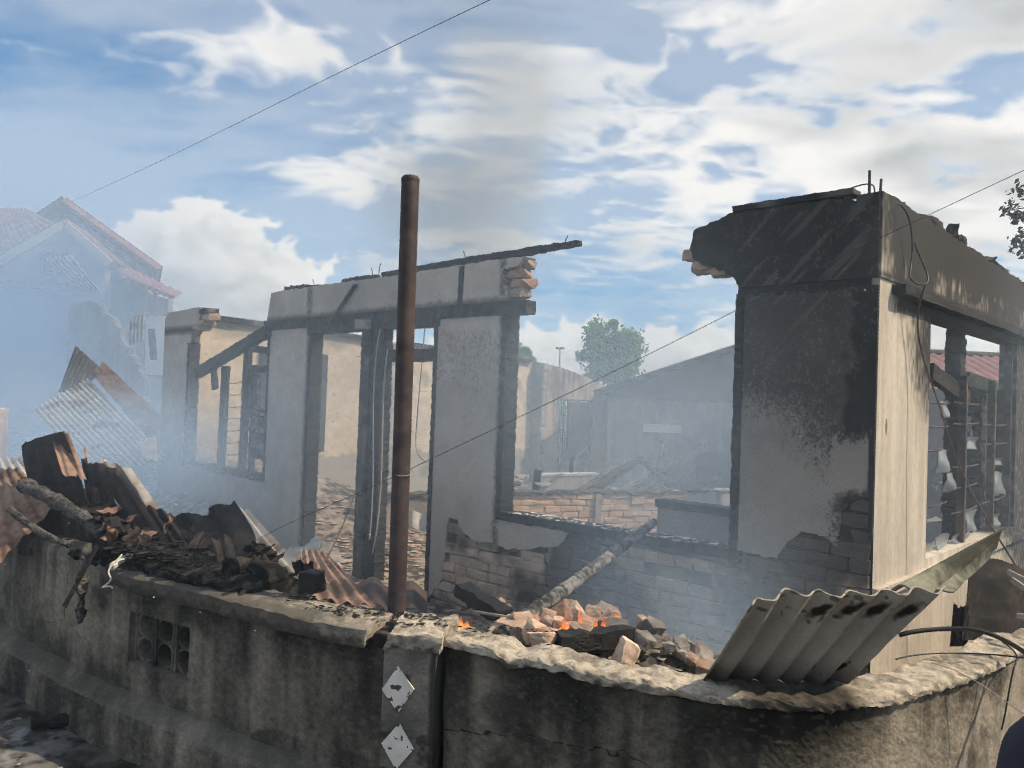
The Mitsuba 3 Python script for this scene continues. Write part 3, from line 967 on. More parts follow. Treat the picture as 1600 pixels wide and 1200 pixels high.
m = gridbox(-0.10, 0.105, -0.15, 0.765, -0.22, 0.03, 0.035); m.merge_vertices(); m.apply_transform(PM)
add('post', rough(m, 0.007, 9, 51, 4), 'post_render', YW, 40)
m = gridbox(-0.095, 0.12, 0.755, 0.815, -0.23, 0.035, 0.016); m.merge_vertices(); m.apply_transform(PM)
add('post_cap', rough(m, 0.026, 12, 52, 4), 'coping', YW, 45, label='crumbling cap of the post')
m = gridbox(-0.155, -0.102, 0.74, 0.79, -0.16, -0.012, 0.016); m.merge_vertices(); m.apply_transform(PM)
add('brick', rough(m, 0.012, 20, 53, 3), 'brick_sooty', YW, 45, label='brick laid bare where the coping broke off beside the post')
for k, (cx, cz, tilt) in enumerate(((-0.035, 0.607, 4), (-0.028, 0.397, -3))):
    d = rot(boxm(-0.052, 0.052, -0.052, 0.052, 0, 0.007), 45 + tilt, [0, 0, 1])
    d.apply_transform(np.diag([0.86, 1.18, 1, 1])); d.apply_translation([cx, cz, 0.034]); d.apply_transform(PM)
    add('tile', d, 'white_tile', YW, label=['upper white diamond tile, its glaze burnt away in flakes', 'lower white diamond tile speckled with burnt spots'][k])
# the curved stretch
zs = np.linspace(-0.15, 0.762, 27)


def prof_curve(i, s):
    return [(-0.012, z) for z in zs] + [(-0.13, z) for z in zs[::-1]]


m = ribbon(PR, prof_curve)
v = np.array(m.vertices)
m = trimesh.Trimesh(v + np.stack([nz(v, 5, 61, 4), nz(v, 5, 62, 4), 0 * v[:, 0]], 1) * 0.024, m.faces, process=False)
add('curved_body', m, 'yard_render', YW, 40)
ca = np.linspace(math.pi * 1.12, -math.pi * 0.12, 18)
cop = [(-0.064 - 0.074 * math.copysign(abs(math.cos(a)) ** 0.33, math.cos(a)), 0.789 + 0.018 * math.copysign(abs(math.sin(a)) ** 0.45, math.sin(a)) + 0.010 * math.cos(a)) for a in ca][::-1]


def prof_coping_curve(i, s):
    k = 1 + 0.10 * float(nz(A([s * 2.6, 0, 0]), 1, 71))
    dip = 0.030 * math.exp(-((s - 0.30) / 0.05) ** 2) + 0.012 * math.exp(-((s - 0.62) / 0.10) ** 2)
    return [(x * k, z - (dip if z > 0.74 else 0)) for x, z in cop]


m = ribbon(PR, prof_coping_curve)
v = np.array(m.vertices)
lumpy = np.stack([nz(v, 9, 72, 4) * 0.009, nz(v, 9, 73, 4) * 0.009, nz(v, 6, 74, 4) * 0.012], 1) + np.stack([nz(v, 30, 75, 3), nz(v, 30, 76, 3), nz(v, 30, 77, 3)], 1) * 0.022
chip = sstep(0.58, 0.63, meshkit.fbm(v * 11 + 50, 3, 78)) * 0.6 + sstep(0.60, 0.66, meshkit.fbm(v * 26 + 50, 3, 79)) * 0.5
mid_ = v.reshape(-1, 3).copy(); mid_[:, 2] = 0.775
lumpy = lumpy - A([0, 0, 1.0]) * (chip * 0.013 * (v[:, 2] > 0.785))[:, None] + (rng.normal(0, 1, v.shape) * 0.0016)
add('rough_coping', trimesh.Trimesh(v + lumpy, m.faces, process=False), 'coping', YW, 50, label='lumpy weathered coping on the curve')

# ------------------------------------------------------------------ the burnt house
H = thing('burnt_house', 'roofless burnt house of plastered brick with charred window and door frames', 'house')
TH = 0.12


def sub(poly, *holes):
    for h in holes:
        poly = poly.difference(h)
    return poly


W1 = jag([(5.90, 0.83), (5.90, 2.9), (7.30, 2.9), (7.42, 2.68, 0.02), (7.56, 2.49, 0.03), (7.72, 2.36, 0.02), (7.765, 2.20, 0.004), (7.765, 0.83)], 1)
DOOR = sbox(3.33, -0.3, 5.18, 2.30)
BW = sbox(0.72, 0.85, 2.615, 3.2)
left_top = [(8.45, -0.2), (8.45, 2.58, 0.012), (8.36, 2.655, 0.010), (7.52, 2.675, 0.010), (7.27, 2.60, 0.01), (7.25, 2.3)]
w_low = sub(jag([(-0.0, -0.2)] + left_top + [(5.18, 2.36), (3.33, 2.36), (2.45, 2.36), (0, 2.36)], 2), W1, DOOR, BW)
# what has lost its plaster
BARE1 = jag([(-0.1, -0.3), (3.34, -0.3), (3.33, 0.12, 0.02), (3.17, 0.30, 0.012), (3.14, 0.72, 0.01), (3.12, 0.785, 0.015), (3.02, 0.78, 0.012), (2.95, 0.69, 0.014), (2.80, 0.645, 0.02), (2.66, 0.66, 0.014), (2.52, 0.64, 0.02), (2.30, 0.67, 0.02), (2.02, 0.73, 0.015), (1.90, 0.86), (0.70, 0.86, 0.01), (0.71, 0.905, 0.01), (0.49, 0.90, 0.012), (0.44, 0.99, 0.014), (0.36, 1.065, 0.012), (0.24, 1.055, 0.012), (0.17, 1.01, 0.012), (0.13, 1.06, 0.01), (-0.1, 1.06)], 3, 0.02)
BARE2 = jag([(0.02, 1.00), (0.17, 1.00, 0.01), (0.15, 1.20, 0.01), (0.08, 1.26, 0.01), (0.02, 1.28)], 5, 0.02)
BARE3 = jag([(4.0, 0.5), (5.16, 0.5), (5.16, 0.51), (4.0, 0.51)], 6)
CORE_H0 = 0.0
add('front_wall', extr(w_low, 0.020, TH, FF), 'mortar', H)
FW = H + '__front_wall'
skin = w_low.difference(unary_union([BARE1, BARE2])).buffer(0)
add('plaster', extr(skin, 0.0, 0.0196, FF), 'front_plaster', FW)


def brick_field(parent, place, region, seed, mats, face=0.006, depth=0.05, L=0.215, hh=0.066, gap=0.010, minfrac=0.55, z0=None):
    r = np.random.default_rng(seed)
    x0, y0, x1, y1 = region.bounds
    y, row = (y0 if z0 is None else z0), 0
    while y < y1:
        x = x0 - (L / 2 if row % 2 else 0) - r.uniform(0, 0.02)
        while x < x1:
            ln = L * (0.5 if r.random() < 0.12 else 1.0) * r.uniform(0.94, 1.04)
            a0, a1 = max(x, x0), min(x + ln, x1)
            if a1 - a0 < 0.06:
                x += ln + gap
                continue
            rc = sbox(a0, y, a1, y + hh)
            if rc.intersection(region).area > minfrac * rc.area and r.random() > 0.03:
                b = rough(block(a1 - a0, hh * r.uniform(0.90, 1.06), depth, int(r.integers(1e9)), 0.007, 0.004, 0.10), 0.004, 12, int(r.integers(1e6)), 2)
                b = rot(b, r.normal(0, 1.6), [0, 0, 1])
                f = face + r.normal(0, 0.0055)
                M = np.eye(4); c = place((a0 + a1) / 2, y + hh / 2 + r.normal(0, 0.003))
                M[:3, 0], M[:3, 1], M[:3, 2], M[:3, 3] = place.u, UP, place.n, c + place.n * (f - depth / 2)
                b.apply_transform(M)
                add('brick', b, mats(x + ln / 2, y, r), parent)
            x += ln + gap
        y += hh + gap
        row += 1


class Place:
    def __init__(self, o, u, n, h=0.0):
        self.o, self.u, self.n = o - n * h, u, n

    def __call__(self, a, b):
        return self.o + self.u * a + UP * b


def front_mats(s, z, r):
    return 'brick_front'
    if s < 0.8:
        return 'brick_sooty' if r.random() < 0.8 else 'brick_b'
    if 0.9 < s < 2.2 and z > 0.45:
        return 'brick_sooty' if r.random() < 0.55 else 'brick_b'
    return 'brick_b' if d > 0.45 else ('brick_a' if d > 0.15 else 'brick_sooty')


EXP = unary_union([BARE1, BARE2]).intersection(w_low).intersection(sbox(0.014, 0.05, 3.32, 1.3))
brick_field(FW, Place(C, ES, NF, 0.016), EXP, 11, front_mats, z0=0.06)

# the tie beam over the openings, whole on the left, broken in the middle
beam_l = jag([(5.965, 2.43), (5.90, 2.725, 0.006), (5.70, 2.735, 0.012), (4.9, 2.74, 0.012), (4.0, 2.735, 0.008), (3.3, 2.745, 0.008), (2.62, 2.755, 0.012), (2.42, 2.75, 0.01), (2.47, 2.69, 0.008), (2.62, 2.67, 0.012), (2.60, 2.56, 0.012), (2.55, 2.43)], 8, 0.025)
add('tie_beam', extr(beam_l, -0.012, TH + 0.005, FF), 'front_plaster', H)
TB = H + '__tie_beam'
r_ = np.random.default_rng(5)
for k, (s, z, l) in enumerate(((2.53, 2.635, 0.16), (2.50, 2.57, 0.15), (2.53, 2.505, 0.13), (2.50, 2.705, 0.13))):
    b = rough(block(l, 0.058, 0.11, 300 + k, 0.006, 0.008, 0.6).subdivide_to_size(0.02), 0.013, 24, 300 + k, 4)
    M = np.eye(4); M[:3, 0], M[:3, 1], M[:3, 2], M[:3, 3] = ES, UP, NF, FP(s, z, -0.08)
    b.apply_transform(M)
    add('brick', b, ['brick_a', 'brick_red', 'brick_b', 'brick_b'][k], TB)
add('charred_strip', bar(FP(3.07, 2.435, 0.006), FP(3.06, 2.735, 0.006), 0.05, 0.03, 61, 0.003, upv=NF), 'char', TB)
beam_r = jag([(-0.0, 2.40), (-0.0, 2.835, 0.004), (0.10, 2.80, 0.012), (0.30, 2.83, 0.01), (0.79, 2.83, 0.006), (0.79, 2.845, 0.015), (0.93, 2.80, 0.014), (1.05, 2.765, 0.012), (1.075, 2.66, 0.016), (1.045, 2.585, 0.014), (0.93, 2.535, 0.016), (0.80, 2.475, 0.014), (0.745, 2.40)], 9, 0.02)
add('tie_beam', extr(beam_r, -0.014, TH + 0.005, FF), 'front_plaster', H, label='soot black corner end of the tie beam, broken off ragged')
TB2 = H + '__tie_beam_001'
for k, (s, z, l) in enumerate(((1.075, 2.625, 0.12), (0.99, 2.555, 0.16), (0.87, 2.51, 0.14))):
    b = rough(block(l, 0.055, 0.11, 320 + k, 0.006, 0.008, 0.6).subdivide_to_size(0.02), 0.013, 24, 320 + k, 4)
    M = np.eye(4); M[:3, 0], M[:3, 1], M[:3, 2], M[:3, 3] = ES, UP, NF, FP(s, z, -0.06)
    b.apply_transform(M)
    add('brick', b, 'brick_a', TB2)
# charred timbers in the openings
add('lintel', bar(FP(6.02, 2.395, -0.04), FP(2.38, 2.385, -0.04), 0.11, 0.10, 71, 0.006, upv=UP), 'char', H)
add('lintel', bar(FP(-0.02 + 0.06, 2.385, -0.03), FP(0.76, 2.385, -0.03), 0.06, 0.088, 72, 0.006, upv=UP), 'char', H)


def frame_bar(parent, name, s0, z0, s1, z1, w, d, seed, o=None, m='char', amp=0.006):
    o = -0.02 - d / 2 + 0.03 if o is None else o
    return add(name, bar(FP(s0, z0, o), FP(s1, z1, o), d if abs(s1 - s0) < abs(z1 - z0) else d, w, seed, amp, upv=ES if abs(s1 - s0) < abs(z1 - z0) else UP), m, parent)


DF = H + '__door_frame'
frame_bar(DF, 'head', 5.20, 2.315, 3.30, 2.315, 0.06, 0.12, 81)
frame_bar(DF, 'jamb', 5.15, 0.0, 5.15, 2.29, 0.06, 0.13, 82)
frame_bar(DF, 'jamb', 3.345, 0.0, 3.345, 2.29, 0.04, 0.13, 83)
frame_bar(DF, 'post', 4.265, 0.0, 4.265, 2.30, 0.125, 0.08, 84, m='old_wood', amp=0.004)
frame_bar(DF, 'post', 4.085, 0.0, 4.085, 2.30, 0.14, 0.11, 85, amp=0.008)
frame_bar(DF, 'transom', 4.0, 2.055, 3.36, 2.055, 0.10, 0.10, 86)
add('splinter', rough(chunk(0.045, 3, 0.07), 0.006, 30, 3).apply_translation(FP(4.36, 2.05, 0.0)), 'old_wood', DF)
add('splinter', rough(boxm(-0.07, 0.07, -0.03, 0.03, -0.04, 0.04), 0.008, 30, 5).apply_translation(FP(4.24, 2.33, 0.06)), 'rubble_grey', DF, label='scrap of pale mortar stuck over the posts')
BF = H + '__large_window'
frame_bar(BF, 'jamb', 2.59, 0.85, 2.59, 2.42, 0.06, 0.135, 91, amp=0.008)
frame_bar(BF, 'jamb', 0.745, 0.84, 0.745, 2.36, 0.05, 0.14, 92, amp=0.007)
frame_bar(BF, 'sill', 2.62, 0.868, 0.70, 0.878, 0.06, 0.15, 93, amp=0.007)
LF = H + '__left_window'
frame_bar(LF, 'jamb', 7.73, 0.83, 7.735, 2.26, 0.07, 0.125, 101, amp=0.008)
frame_bar(LF, 'jamb', 5.91, 0.80, 5.92, 2.36, 0.035, 0.12, 102)
frame_bar(LF, 'sill', 7.76, 0.835, 5.89, 0.825, 0.07, 0.13, 103)
frame_bar(LF, 'mullion', 6.891, 0.844, 6.879, 1.981, 0.11, 0.05, 104, amp=0.007, o=-0.03)
frame_bar(LF, 'mullion', 6.416, 0.837, 6.396, 2.164, 0.085, 0.06, 105, amp=0.008, o=-0.03)
frame_bar(LF, 'mullion', 6.266, 0.837, 6.273, 1.992, 0.06, 0.05, 106, amp=0.006, o=-0.05)
add('fallen_rail', bar(FP(7.444, 1.895, 0.03), FP(5.886, 2.337, 0.03), 0.085, 0.11, 107, 0.007, upv=UP), 'char', LF)
frame_bar(LF, 'transom', 6.234, 2.160, 5.919, 2.128, 0.07, 0.06, 108)
frame_bar(LF, 'transom', 6.267, 1.924, 5.917, 1.950, 0.07, 0.06, 109)
frame_bar(LF, 'broken_stile', 7.137, 1.997, 7.065, 1.722, 0.09, 0.04, 110)
for k, (a, b) in enumerate((((350, 598), (376, 596)), ((350, 616), (376, 616)), ((349, 634), (375, 634)), ((348, 654), (373, 653)), ((346, 672), (371, 672)), ((345, 690), (369, 691)), ((344, 709), (368, 710)))):
    pass
WIRES = [(6.847, 1.796, 6.462, 1.814), (6.835, 1.669, 6.450, 1.683), (6.837, 1.534, 6.453, 1.553), (6.840, 1.407, 6.469, 1.422), (6.857, 1.271, 6.485, 1.291), (6.859, 1.137, 6.501, 1.159), (6.862, 1.009, 6.517, 1.027),
         (6.218, 1.668, 5.919, 1.674), (6.221, 1.553, 5.921, 1.542), (6.226, 1.452, 5.926, 1.444), (6.230, 1.351, 5.918, 1.352), (6.226, 1.149, 5.914, 1.150), (6.294, 1.768, 5.926, 1.746)]
for k, (a0, a1, b0, b1) in enumerate([tuple(w) for w in WIRES]):
    pts = [FP(a0, a1, -0.03), FP((a0 + b0) / 2, (a1 + b1) / 2 - 0.012, -0.03), FP(b0, b1, -0.03)]
    add('louvre_wire', wire(pts, 0.0045, 12), 'iron', LF)
for k, (s, z, w, h) in enumerate(((6.063, 1.392, 0.10, 0.13), (6.114, 1.230, 0.14, 0.09), (6.073, 1.511, 0.12, 0.04), (5.974, 1.264, 0.07, 0.05), (6.125, 1.056, 0.16, 0.12))):
    g = jag([(s - w, z - h / 2, 0.02), (s + w * 0.7, z - h * 0.3, 0.025), (s + w, z + h * 0.5, 0.02), (s - w * 0.3, z + h * 0.55, 0.02)], 120 + k, 0.02)
    add('burnt_shard', extr(g, 0.03, 0.042, FF), 'char', LF)
# brick showing on the broken top of the left pier
for k, (s, z) in enumerate(((7.44, 2.63), (7.38, 2.56), (7.50, 2.50), (7.60, 2.44))):
    b = block(0.17, 0.06, 0.15, 340 + k, 0.01, 0.008, 0.4)
    M = np.eye(4); M[:3, 0], M[:3, 1], M[:3, 2], M[:3, 3] = ES, UP, NF, FP(s, z, -0.08)
    b.apply_transform(M)
    add('brick', b, ['brick_sooty', 'brick_a', 'brick_a', 'brick_b'][k], FW)
# side wall
SW = sbox(0.022, -0.2, 9.5, 2.40).difference(sbox(0.84, 0.875, 2.93, 2.285)).difference(sbox(3.9, 0.875, 5.4, 2.285))
m = extr(SW, 0.0, TH, FS)
add('side_wall', m, 'side_plaster', H)
side_top = jag([(0.0, 2.402), (0.0, 2.835), (0.10, 2.835, 0.012), (1.1, 2.82, 0.022), (2.0, 2.80, 0.028), (3.1, 2.78, 0.03), (5.0, 2.76, 0.03), (9.5, 2.72), (9.5, 2.402)], 12, 0.03)
add('side_beam', extr(side_top, -0.012, TH, FS), 'side_plaster', H)
add('soot_ledge', rough(boxm(0.19, 3.6, 2.335, 2.385, -0.07, 0.0, FS).subdivide_to_size(0.05), 0.006, 14, 131), 'char', H, label='charred ledge under the side beam')
m = jag([(0.02, 0.775), (9.4, 0.775), (9.4, 0.825), (0.02, 0.825)], 3)
add('side_sill', extr(m, -0.035, 0.0, FS), 'side_plaster', H)
RW = H + '__side_window'


def side_bar(name, t0, z0, t1, z1, w, d, seed, o, m='char', amp=0.005, parent=None):
    vert = abs(t1 - t0) < abs(z1 - z0)
    return add(name, bar(SP(t0, z0, o), SP(t1, z1, o), d, w, seed, amp, upv=ET if vert else UP), m, parent or RW)


for k, t in enumerate((0.862, (1.715, 1.415)[0], (2.440, 1.394)[0], 2.91)):
    side_bar('mullion', t, 0.88, t, 2.28 if k in (0, 3) else 1.98, 0.035, 0.05, 141 + k, -0.05, 'iron', 0.002)
side_bar('charred_post', 1.940, 0.823, 1.929, 2.333, 0.125, 0.10, 151, -0.16, 'char', 0.016)
side_bar('charred_post', 2.675, 0.798, 2.653, 1.964, 0.12, 0.10, 152, -0.20, 'char', 0.012)
side_bar('charred_post', 3.419, 0.789, 3.407, 1.942, 0.12, 0.10, 153, -0.20, 'char', 0.012)
side_bar('fallen_rail', 1.134, 1.981, 1.943, 1.838, 0.10, 0.05, 154, -0.09)
side_bar('fallen_rail', 2.018, 1.975, 2.772, 1.941, 0.10, 0.05, 155, -0.12)
for k, (a, b) in enumerate((((0.89, 1.79), (1.4, 1.79)), ((0.89, 1.64), (1.4, 1.645)), ((0.89, 1.50), (1.3, 1.50)), ((1.5, 1.80), (2.1, 1.80)), ((1.5, 1.66), (2.1, 1.67)), ((1.5, 1.38), (2.1, 1.38)), ((1.5, 1.24), (2.1, 1.25)), ((2.2, 1.66), (2.88, 1.66)), ((2.2, 1.52), (2.88, 1.52)), ((0.89, 1.16), (1.4, 1.165)), ((1.5, 1.08), (2.1, 1.09)), ((2.2, 1.10), (2.88, 1.11)))):
    add('louvre_rail', wire([SP(a[0], a[1], -0.05), SP((a[0] + b[0]) / 2, (a[1] + b[1]) / 2 - 0.006, -0.045), SP(b[0], b[1], -0.05)], 0.0055, 8), 'iron', RW)


def shard(t, z, w, h, seed):
    r = np.random.default_rng(seed)
    nu, nv = 14, 10
    U, V = np.meshgrid(np.linspace(-1, 1, nu), np.linspace(-1, 1, nv), indexing='ij')
    w, h = w * 0.85, h * 1.05
    U2 = U * (1 - 0.35 * np.abs(V) * r.uniform(0, 1)) + 0.25 * nz(np.stack([V * 2, U, 0 * U + seed], -1), 1, seed)
    V2 = V * (0.8 + 0.3 * nz(np.stack([U * 2.5, 0 * U, 0 * U + seed * 1.7], -1), 1, seed + 4)) + 0.5 * nz(np.stack([U * 1.7, 0 * U + 3, 0 * U + seed], -1), 1, seed + 6) + 0.15 * r.uniform(-1, 1) * U * U
    O = 0.014 * np.sin(V * 2.2 + U * 1.2 + r.uniform(0, 6)) + 0.02 * nz(np.stack([U * 1.5, V * 1.5, 0 * U + seed], -1), 1, seed + 1)
    P = C + ET * (t + w / 2 * U2)[..., None] + UP * (z + h / 2 * V2)[..., None] + NT * (-0.05 + O)[..., None]
    Q = P - NT * 0.005
    f = tris(grid_faces(nu, nv)); k = nu * nv
    idx = np.arange(k).reshape(nu, nv)
    rim = np.concatenate([idx[:-1, 0], idx[-1, :-1], idx[:0:-1, -1], idx[0, :0:-1]]); rn = np.roll(rim, -1)
    m = trimesh.Trimesh(np.vstack([P.reshape(-1, 3), Q.reshape(-1, 3)]), np.vstack([f, f[:, ::-1] + k, tris(np.stack([rim, rim + k, rn + k, rn], 1))]), process=False)
    return m


for k, (t, z, w, h) in enumerate(((1.304, 1.423, 0.30, 0.17), (1.450, 1.280, 0.26, 0.14), (1.901, 1.531, 0.40, 0.10), (2.619, 1.384, 0.42, 0.06), (2.652, 1.216, 0.40, 0.20), (1.052, 0.884, 0.25, 0.14), (1.344, 0.898, 0.30, 0.16), (1.960, 0.998, 0.30, 0.17), (1.752, 0.901, 0.40, 0.08), (1.319, 1.750, 0.20, 0.12), (1.198, 1.277, 0.16, 0.05), (2.581, 0.946, 0.35, 0.10), (1.893, 1.639, 0.03, 0.16), (1.125, 1.068, 0.34, 0.03))):
    add('melted_pane', shard(t, z, w, h, 160 + k), 'melted_glass', RW, True)
# end wall at the far left, and the stubs of inner walls
end = jag([(0.16, -0.2), (0.16, 2.62), (0.4, 2.66, 0.012), (2.4, 2.62, 0.014), (5.0, 2.59, 0.014), (7.72, 2.52, 0.01), (7.72, -0.2)], 15, 0.05).difference(sbox(1.35, 0.86, 2.44, 2.28))
add('end_wall', rough(extr(end, 0.0, 0.16, FE).subdivide_to_size(0.25), 0.012, 3, 17), 'inner_plaster', H)
for k, (a, b) in enumerate((((2.40, 0.86), (2.40, 2.28)), ((1.38, 0.86), (1.38, 2.28)), ((1.35, 2.25), (2.44, 2.25)))):
    add('rear_window_frame' if k == 0 else 'rear_window_frame', bar(EP(a[0], a[1], 0.02), EP(b[0], b[1], 0.02), 0.12, 0.10, 171 + k, 0.006, 0.04, upv=UP if k == 2 else EW), 'char', H)
add('roof_plate', bar(EP(0.45, 2.655, 0.03), EP(2.1, 2.635, 0.03), 0.10, 0.07, 181, 0.008, 0.05, upv=UP), 'old_wood', H)
add('roof_plate', bar(EP(2.35, 2.645, 0.03), EP(3.2, 2.615, 0.03), 0.10, 0.06, 182, 0.008, 0.05, upv=UP), 'old_wood', H)
add('roof_plate', bar(EP(4.3, 2.60, 0.03), EP(7.6, 2.535, 0.03), 0.10, 0.06, 183, 0.008, 0.05, upv=UP), 'old_wood', H)


def stub(t, ln, z1, seed, mat_='grey_plaster', th=0.14):
    g = jag([(0, -0.2), (ln, -0.2, 0.03), (ln * 0.9, z1 * 0.5, 0.04), (ln, z1, 0.02), (0, z1 + 0.02)], seed, 0.05)
    o = EP(t, 0, 0.0)
    return add('inner_wall_stub', extr(g, 0, th, frame(o, -ES, NF)), mat_, H)


stub(3.55, 0.32, 2.55, 21)
stub(7.72, 0.30, 2.50, 22)

# ------------------------------------------------------------------ low walls and ruins behind
LB = thing('brick_wall', 'low broken brick wall inside the burnt house, seen through the large window', 'wall')
lb0, lb1 = A([-0.4, 9.15, 0]), A([3.1, 10.45, 0]); lu = (lb1 - lb0) / np.linalg.norm(lb1 - lb0); ln_ = A([lu[1], -lu[0], 0])
LM = frame(lb0, lu, ln_); LL = float(np.linalg.norm(lb1 - lb0))
add('core', extr(jag([(0, -0.2), (LL, -0.2), (LL, 0.62, 0.02), (0, 0.57)], 31, 0.06), 0.0, 0.16, LM), 'mortar_pale', LB)
brick_field(LB, Place(lb0, lu, ln_, 0.0), sbox(0.3, 0.06, LL - 0.7, 0.585), 41, lambda a, b, r: 'brick_pale', face=0.010, L=0.2, hh=0.064, gap=0.014)
add('ash_crust', rough(boxm(-0.02, LL, 0.575, 0.615, -0.03, 0.18, LM).subdivide_to_size(0.06), 0.03, 9, 33, 3), 'ash_log', LB)
add('pilaster', rough(boxm(1.58, 1.66, -0.1, 0.585, -0.05, 0.0, LM).subdivide_to_size(0.08), 0.012, 9, 34), 'grey_plaster', LB)
for k in range(2):
    add('plaster_patch', extr(jag([(LL - 0.85 + 0.5 * k, 0.05), (LL - 0.36 + 0.5 * k, 0.05), (LL - 0.36 + 0.5 * k, 0.59, 0.03), (LL - 0.80 + 0.5 * k, 0.57, 0.03)], 35 + k), -0.03, 0.0, LM), 'pale_wall', LB)

GP = thing('low_partition', 'low grey plastered partition with a charred top behind the window sill', 'wall')
gp = A([1.36, 7.02, 0])
add('plaster_body', extr(jag([(0.0, -0.2), (0.0, 0.80), (-1.5, 0.80), (-1.5, -0.2)], 3), 0.0, 0.15, frame(gp, ES, NF)), 'grey_plaster', GP)
add('charred_top', bar(gp + ES * 0.02 + UP * 0.83 - NF * 0.07, gp - ES * 1.5 + UP * 0.83 - NF * 0.07, 0.17, 0.07, 191, 0.006, 0.05), 'char', GP)
GP2 = thing('low_partition', 'low pale partition with an ashy top inside the doorway beside the pipe', 'wall')
g2 = A([-1.62, 8.75, 0])
u2 = A([0.93, 0.37, 0])
u2 /= np.linalg.norm(u2)
add('plaster_body', extr(jag([(0, -0.2), (1.6, -0.2), (1.6, 0.52, 0.02), (0, 0.55)], 5, 0.06), 0.0, 0.15, frame(g2, u2, A([u2[1], -u2[0], 0]))), 'inner_plaster', GP2)
add('ash_crust', rough(boxm(0.0, 1.6, 0.54, 0.60, -0.02, 0.17, frame(g2, u2, A([u2[1], -u2[0], 0]))).subdivide_to_size(0.06), 0.03, 9, 43, 3), 'ash_log', GP2)

RW2 = thing('ruined_wall', 'scorched peach wall of the rear ruin with a bare window hole and sloping top', 'wall')
r0, r1 = A([0.46, 15.9, 0]), A([2.25, 17.3, 0]); ru = (r1 - r0) / np.linalg.norm(r1 - r0); rn_ = A([ru[1], -ru[0], 0])
RM = frame(r0, ru, rn_); RL = float(np.linalg.norm(r1 - r0))
add('plaster_body', extr(jag([(0, -0.2), (RL, -0.2), (RL, 2.05, 0.02), (RL * 0.72, 2.26, 0.02), (RL * 0.35, 2.45, 0.02), (0.0, 2.56)], 7, 0.06).difference(sbox(0.72, 0.45, 1.72, 1.80)), 0.0, 0.2, RM), 'ruin_plaster', RW2)
WF = RW2 + '__window'
for k, (a, b, c, d) in enumerate(((0.72, 1.76, 1.72, 1.80), (0.72, 0.45, 0.77, 1.76), (1.67, 0.45, 1.72, 1.76), (0.86, 0.45, 0.89, 1.76), (0.99, 0.8, 1.01, 1.76))):
    add('frame_bar', boxm(a, c, b, d, 0.02, 0.08, RM), 'char', WF)
add('leaning_board', slab(r0 + ru * 1.05 + UP * 1.75 - rn_ * 0.1, r0 + ru * 1.7 + UP * 1.75 - rn_ * 0.1, r0 + ru * 1.7 + UP * 0.4 - rn_ * 0.1, r0 + ru * 0.95 + UP * 0.4 - rn_ * 0.1, 0.03), 'board', WF)

# grey gabled house at the back right
GH = thing('gabled_house', 'smoke veiled grey gabled house behind the broken tie beam', 'house')
g0 = A([1.95, 15.5, 0]); gu = A([0.985, -0.17, 0]); gu /= np.linalg.norm(gu); gn = A([gu[1], -gu[0], 0])
GM = frame(g0, gu, gn)
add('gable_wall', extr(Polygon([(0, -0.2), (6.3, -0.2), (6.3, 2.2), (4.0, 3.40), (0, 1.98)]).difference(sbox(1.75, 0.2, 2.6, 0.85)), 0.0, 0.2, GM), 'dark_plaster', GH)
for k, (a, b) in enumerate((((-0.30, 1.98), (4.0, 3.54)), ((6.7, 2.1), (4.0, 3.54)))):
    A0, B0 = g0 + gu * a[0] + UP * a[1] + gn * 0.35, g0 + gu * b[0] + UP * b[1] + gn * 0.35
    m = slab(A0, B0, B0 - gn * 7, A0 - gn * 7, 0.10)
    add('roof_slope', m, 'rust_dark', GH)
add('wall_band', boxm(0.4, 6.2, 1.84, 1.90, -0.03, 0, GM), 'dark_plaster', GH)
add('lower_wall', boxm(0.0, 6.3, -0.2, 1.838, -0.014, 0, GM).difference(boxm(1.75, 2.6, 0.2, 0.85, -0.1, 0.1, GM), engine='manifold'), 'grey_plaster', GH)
add('vent', boxm(2.55, 2.75, 2.10, 2.35, -0.02, 0, GM), 'dark_opening', GH)
add('ledge', boxm(0.70, 1.45, 1.20, 1.36, -0.16, -0.0145, GM), 'white_wash', GH)
add('back_wall', boxm(1.7, 2.65, 0.1, 0.95, 0.8, 0.9, GM), 'dark_opening', GH)
for k in range(6):
    a = rng.uniform(0.6, 2.6)
    add('fallen_rafter', bar(g0 + gu * (0.2 + 0.5 * k) + gn * 1.1 + UP * 0.05, g0 + gu * (1.0 + 0.42 * k) + gn * 0.3 + UP * (0.5 + 0.25 * (k % 3)), 0.10, 0.06, 200 + k, 0.006, 0.08), 'old_wood', GH)
BB = [((845, 770, 12.5), (880, 705, 13.2), 0.05), ((892, 735, 12.4), (893, 716, 12.4), 0.06), ((905, 715, 12.4), (922, 697, 12.6), 0.04), ((905, 770, 11.2), (960, 730, 12.6), 0.07), ((925, 770, 11.0), (1000, 715, 12.8), 0.09), ((836, 770, 10.4), (841, 735, 10.4), 0.09)]
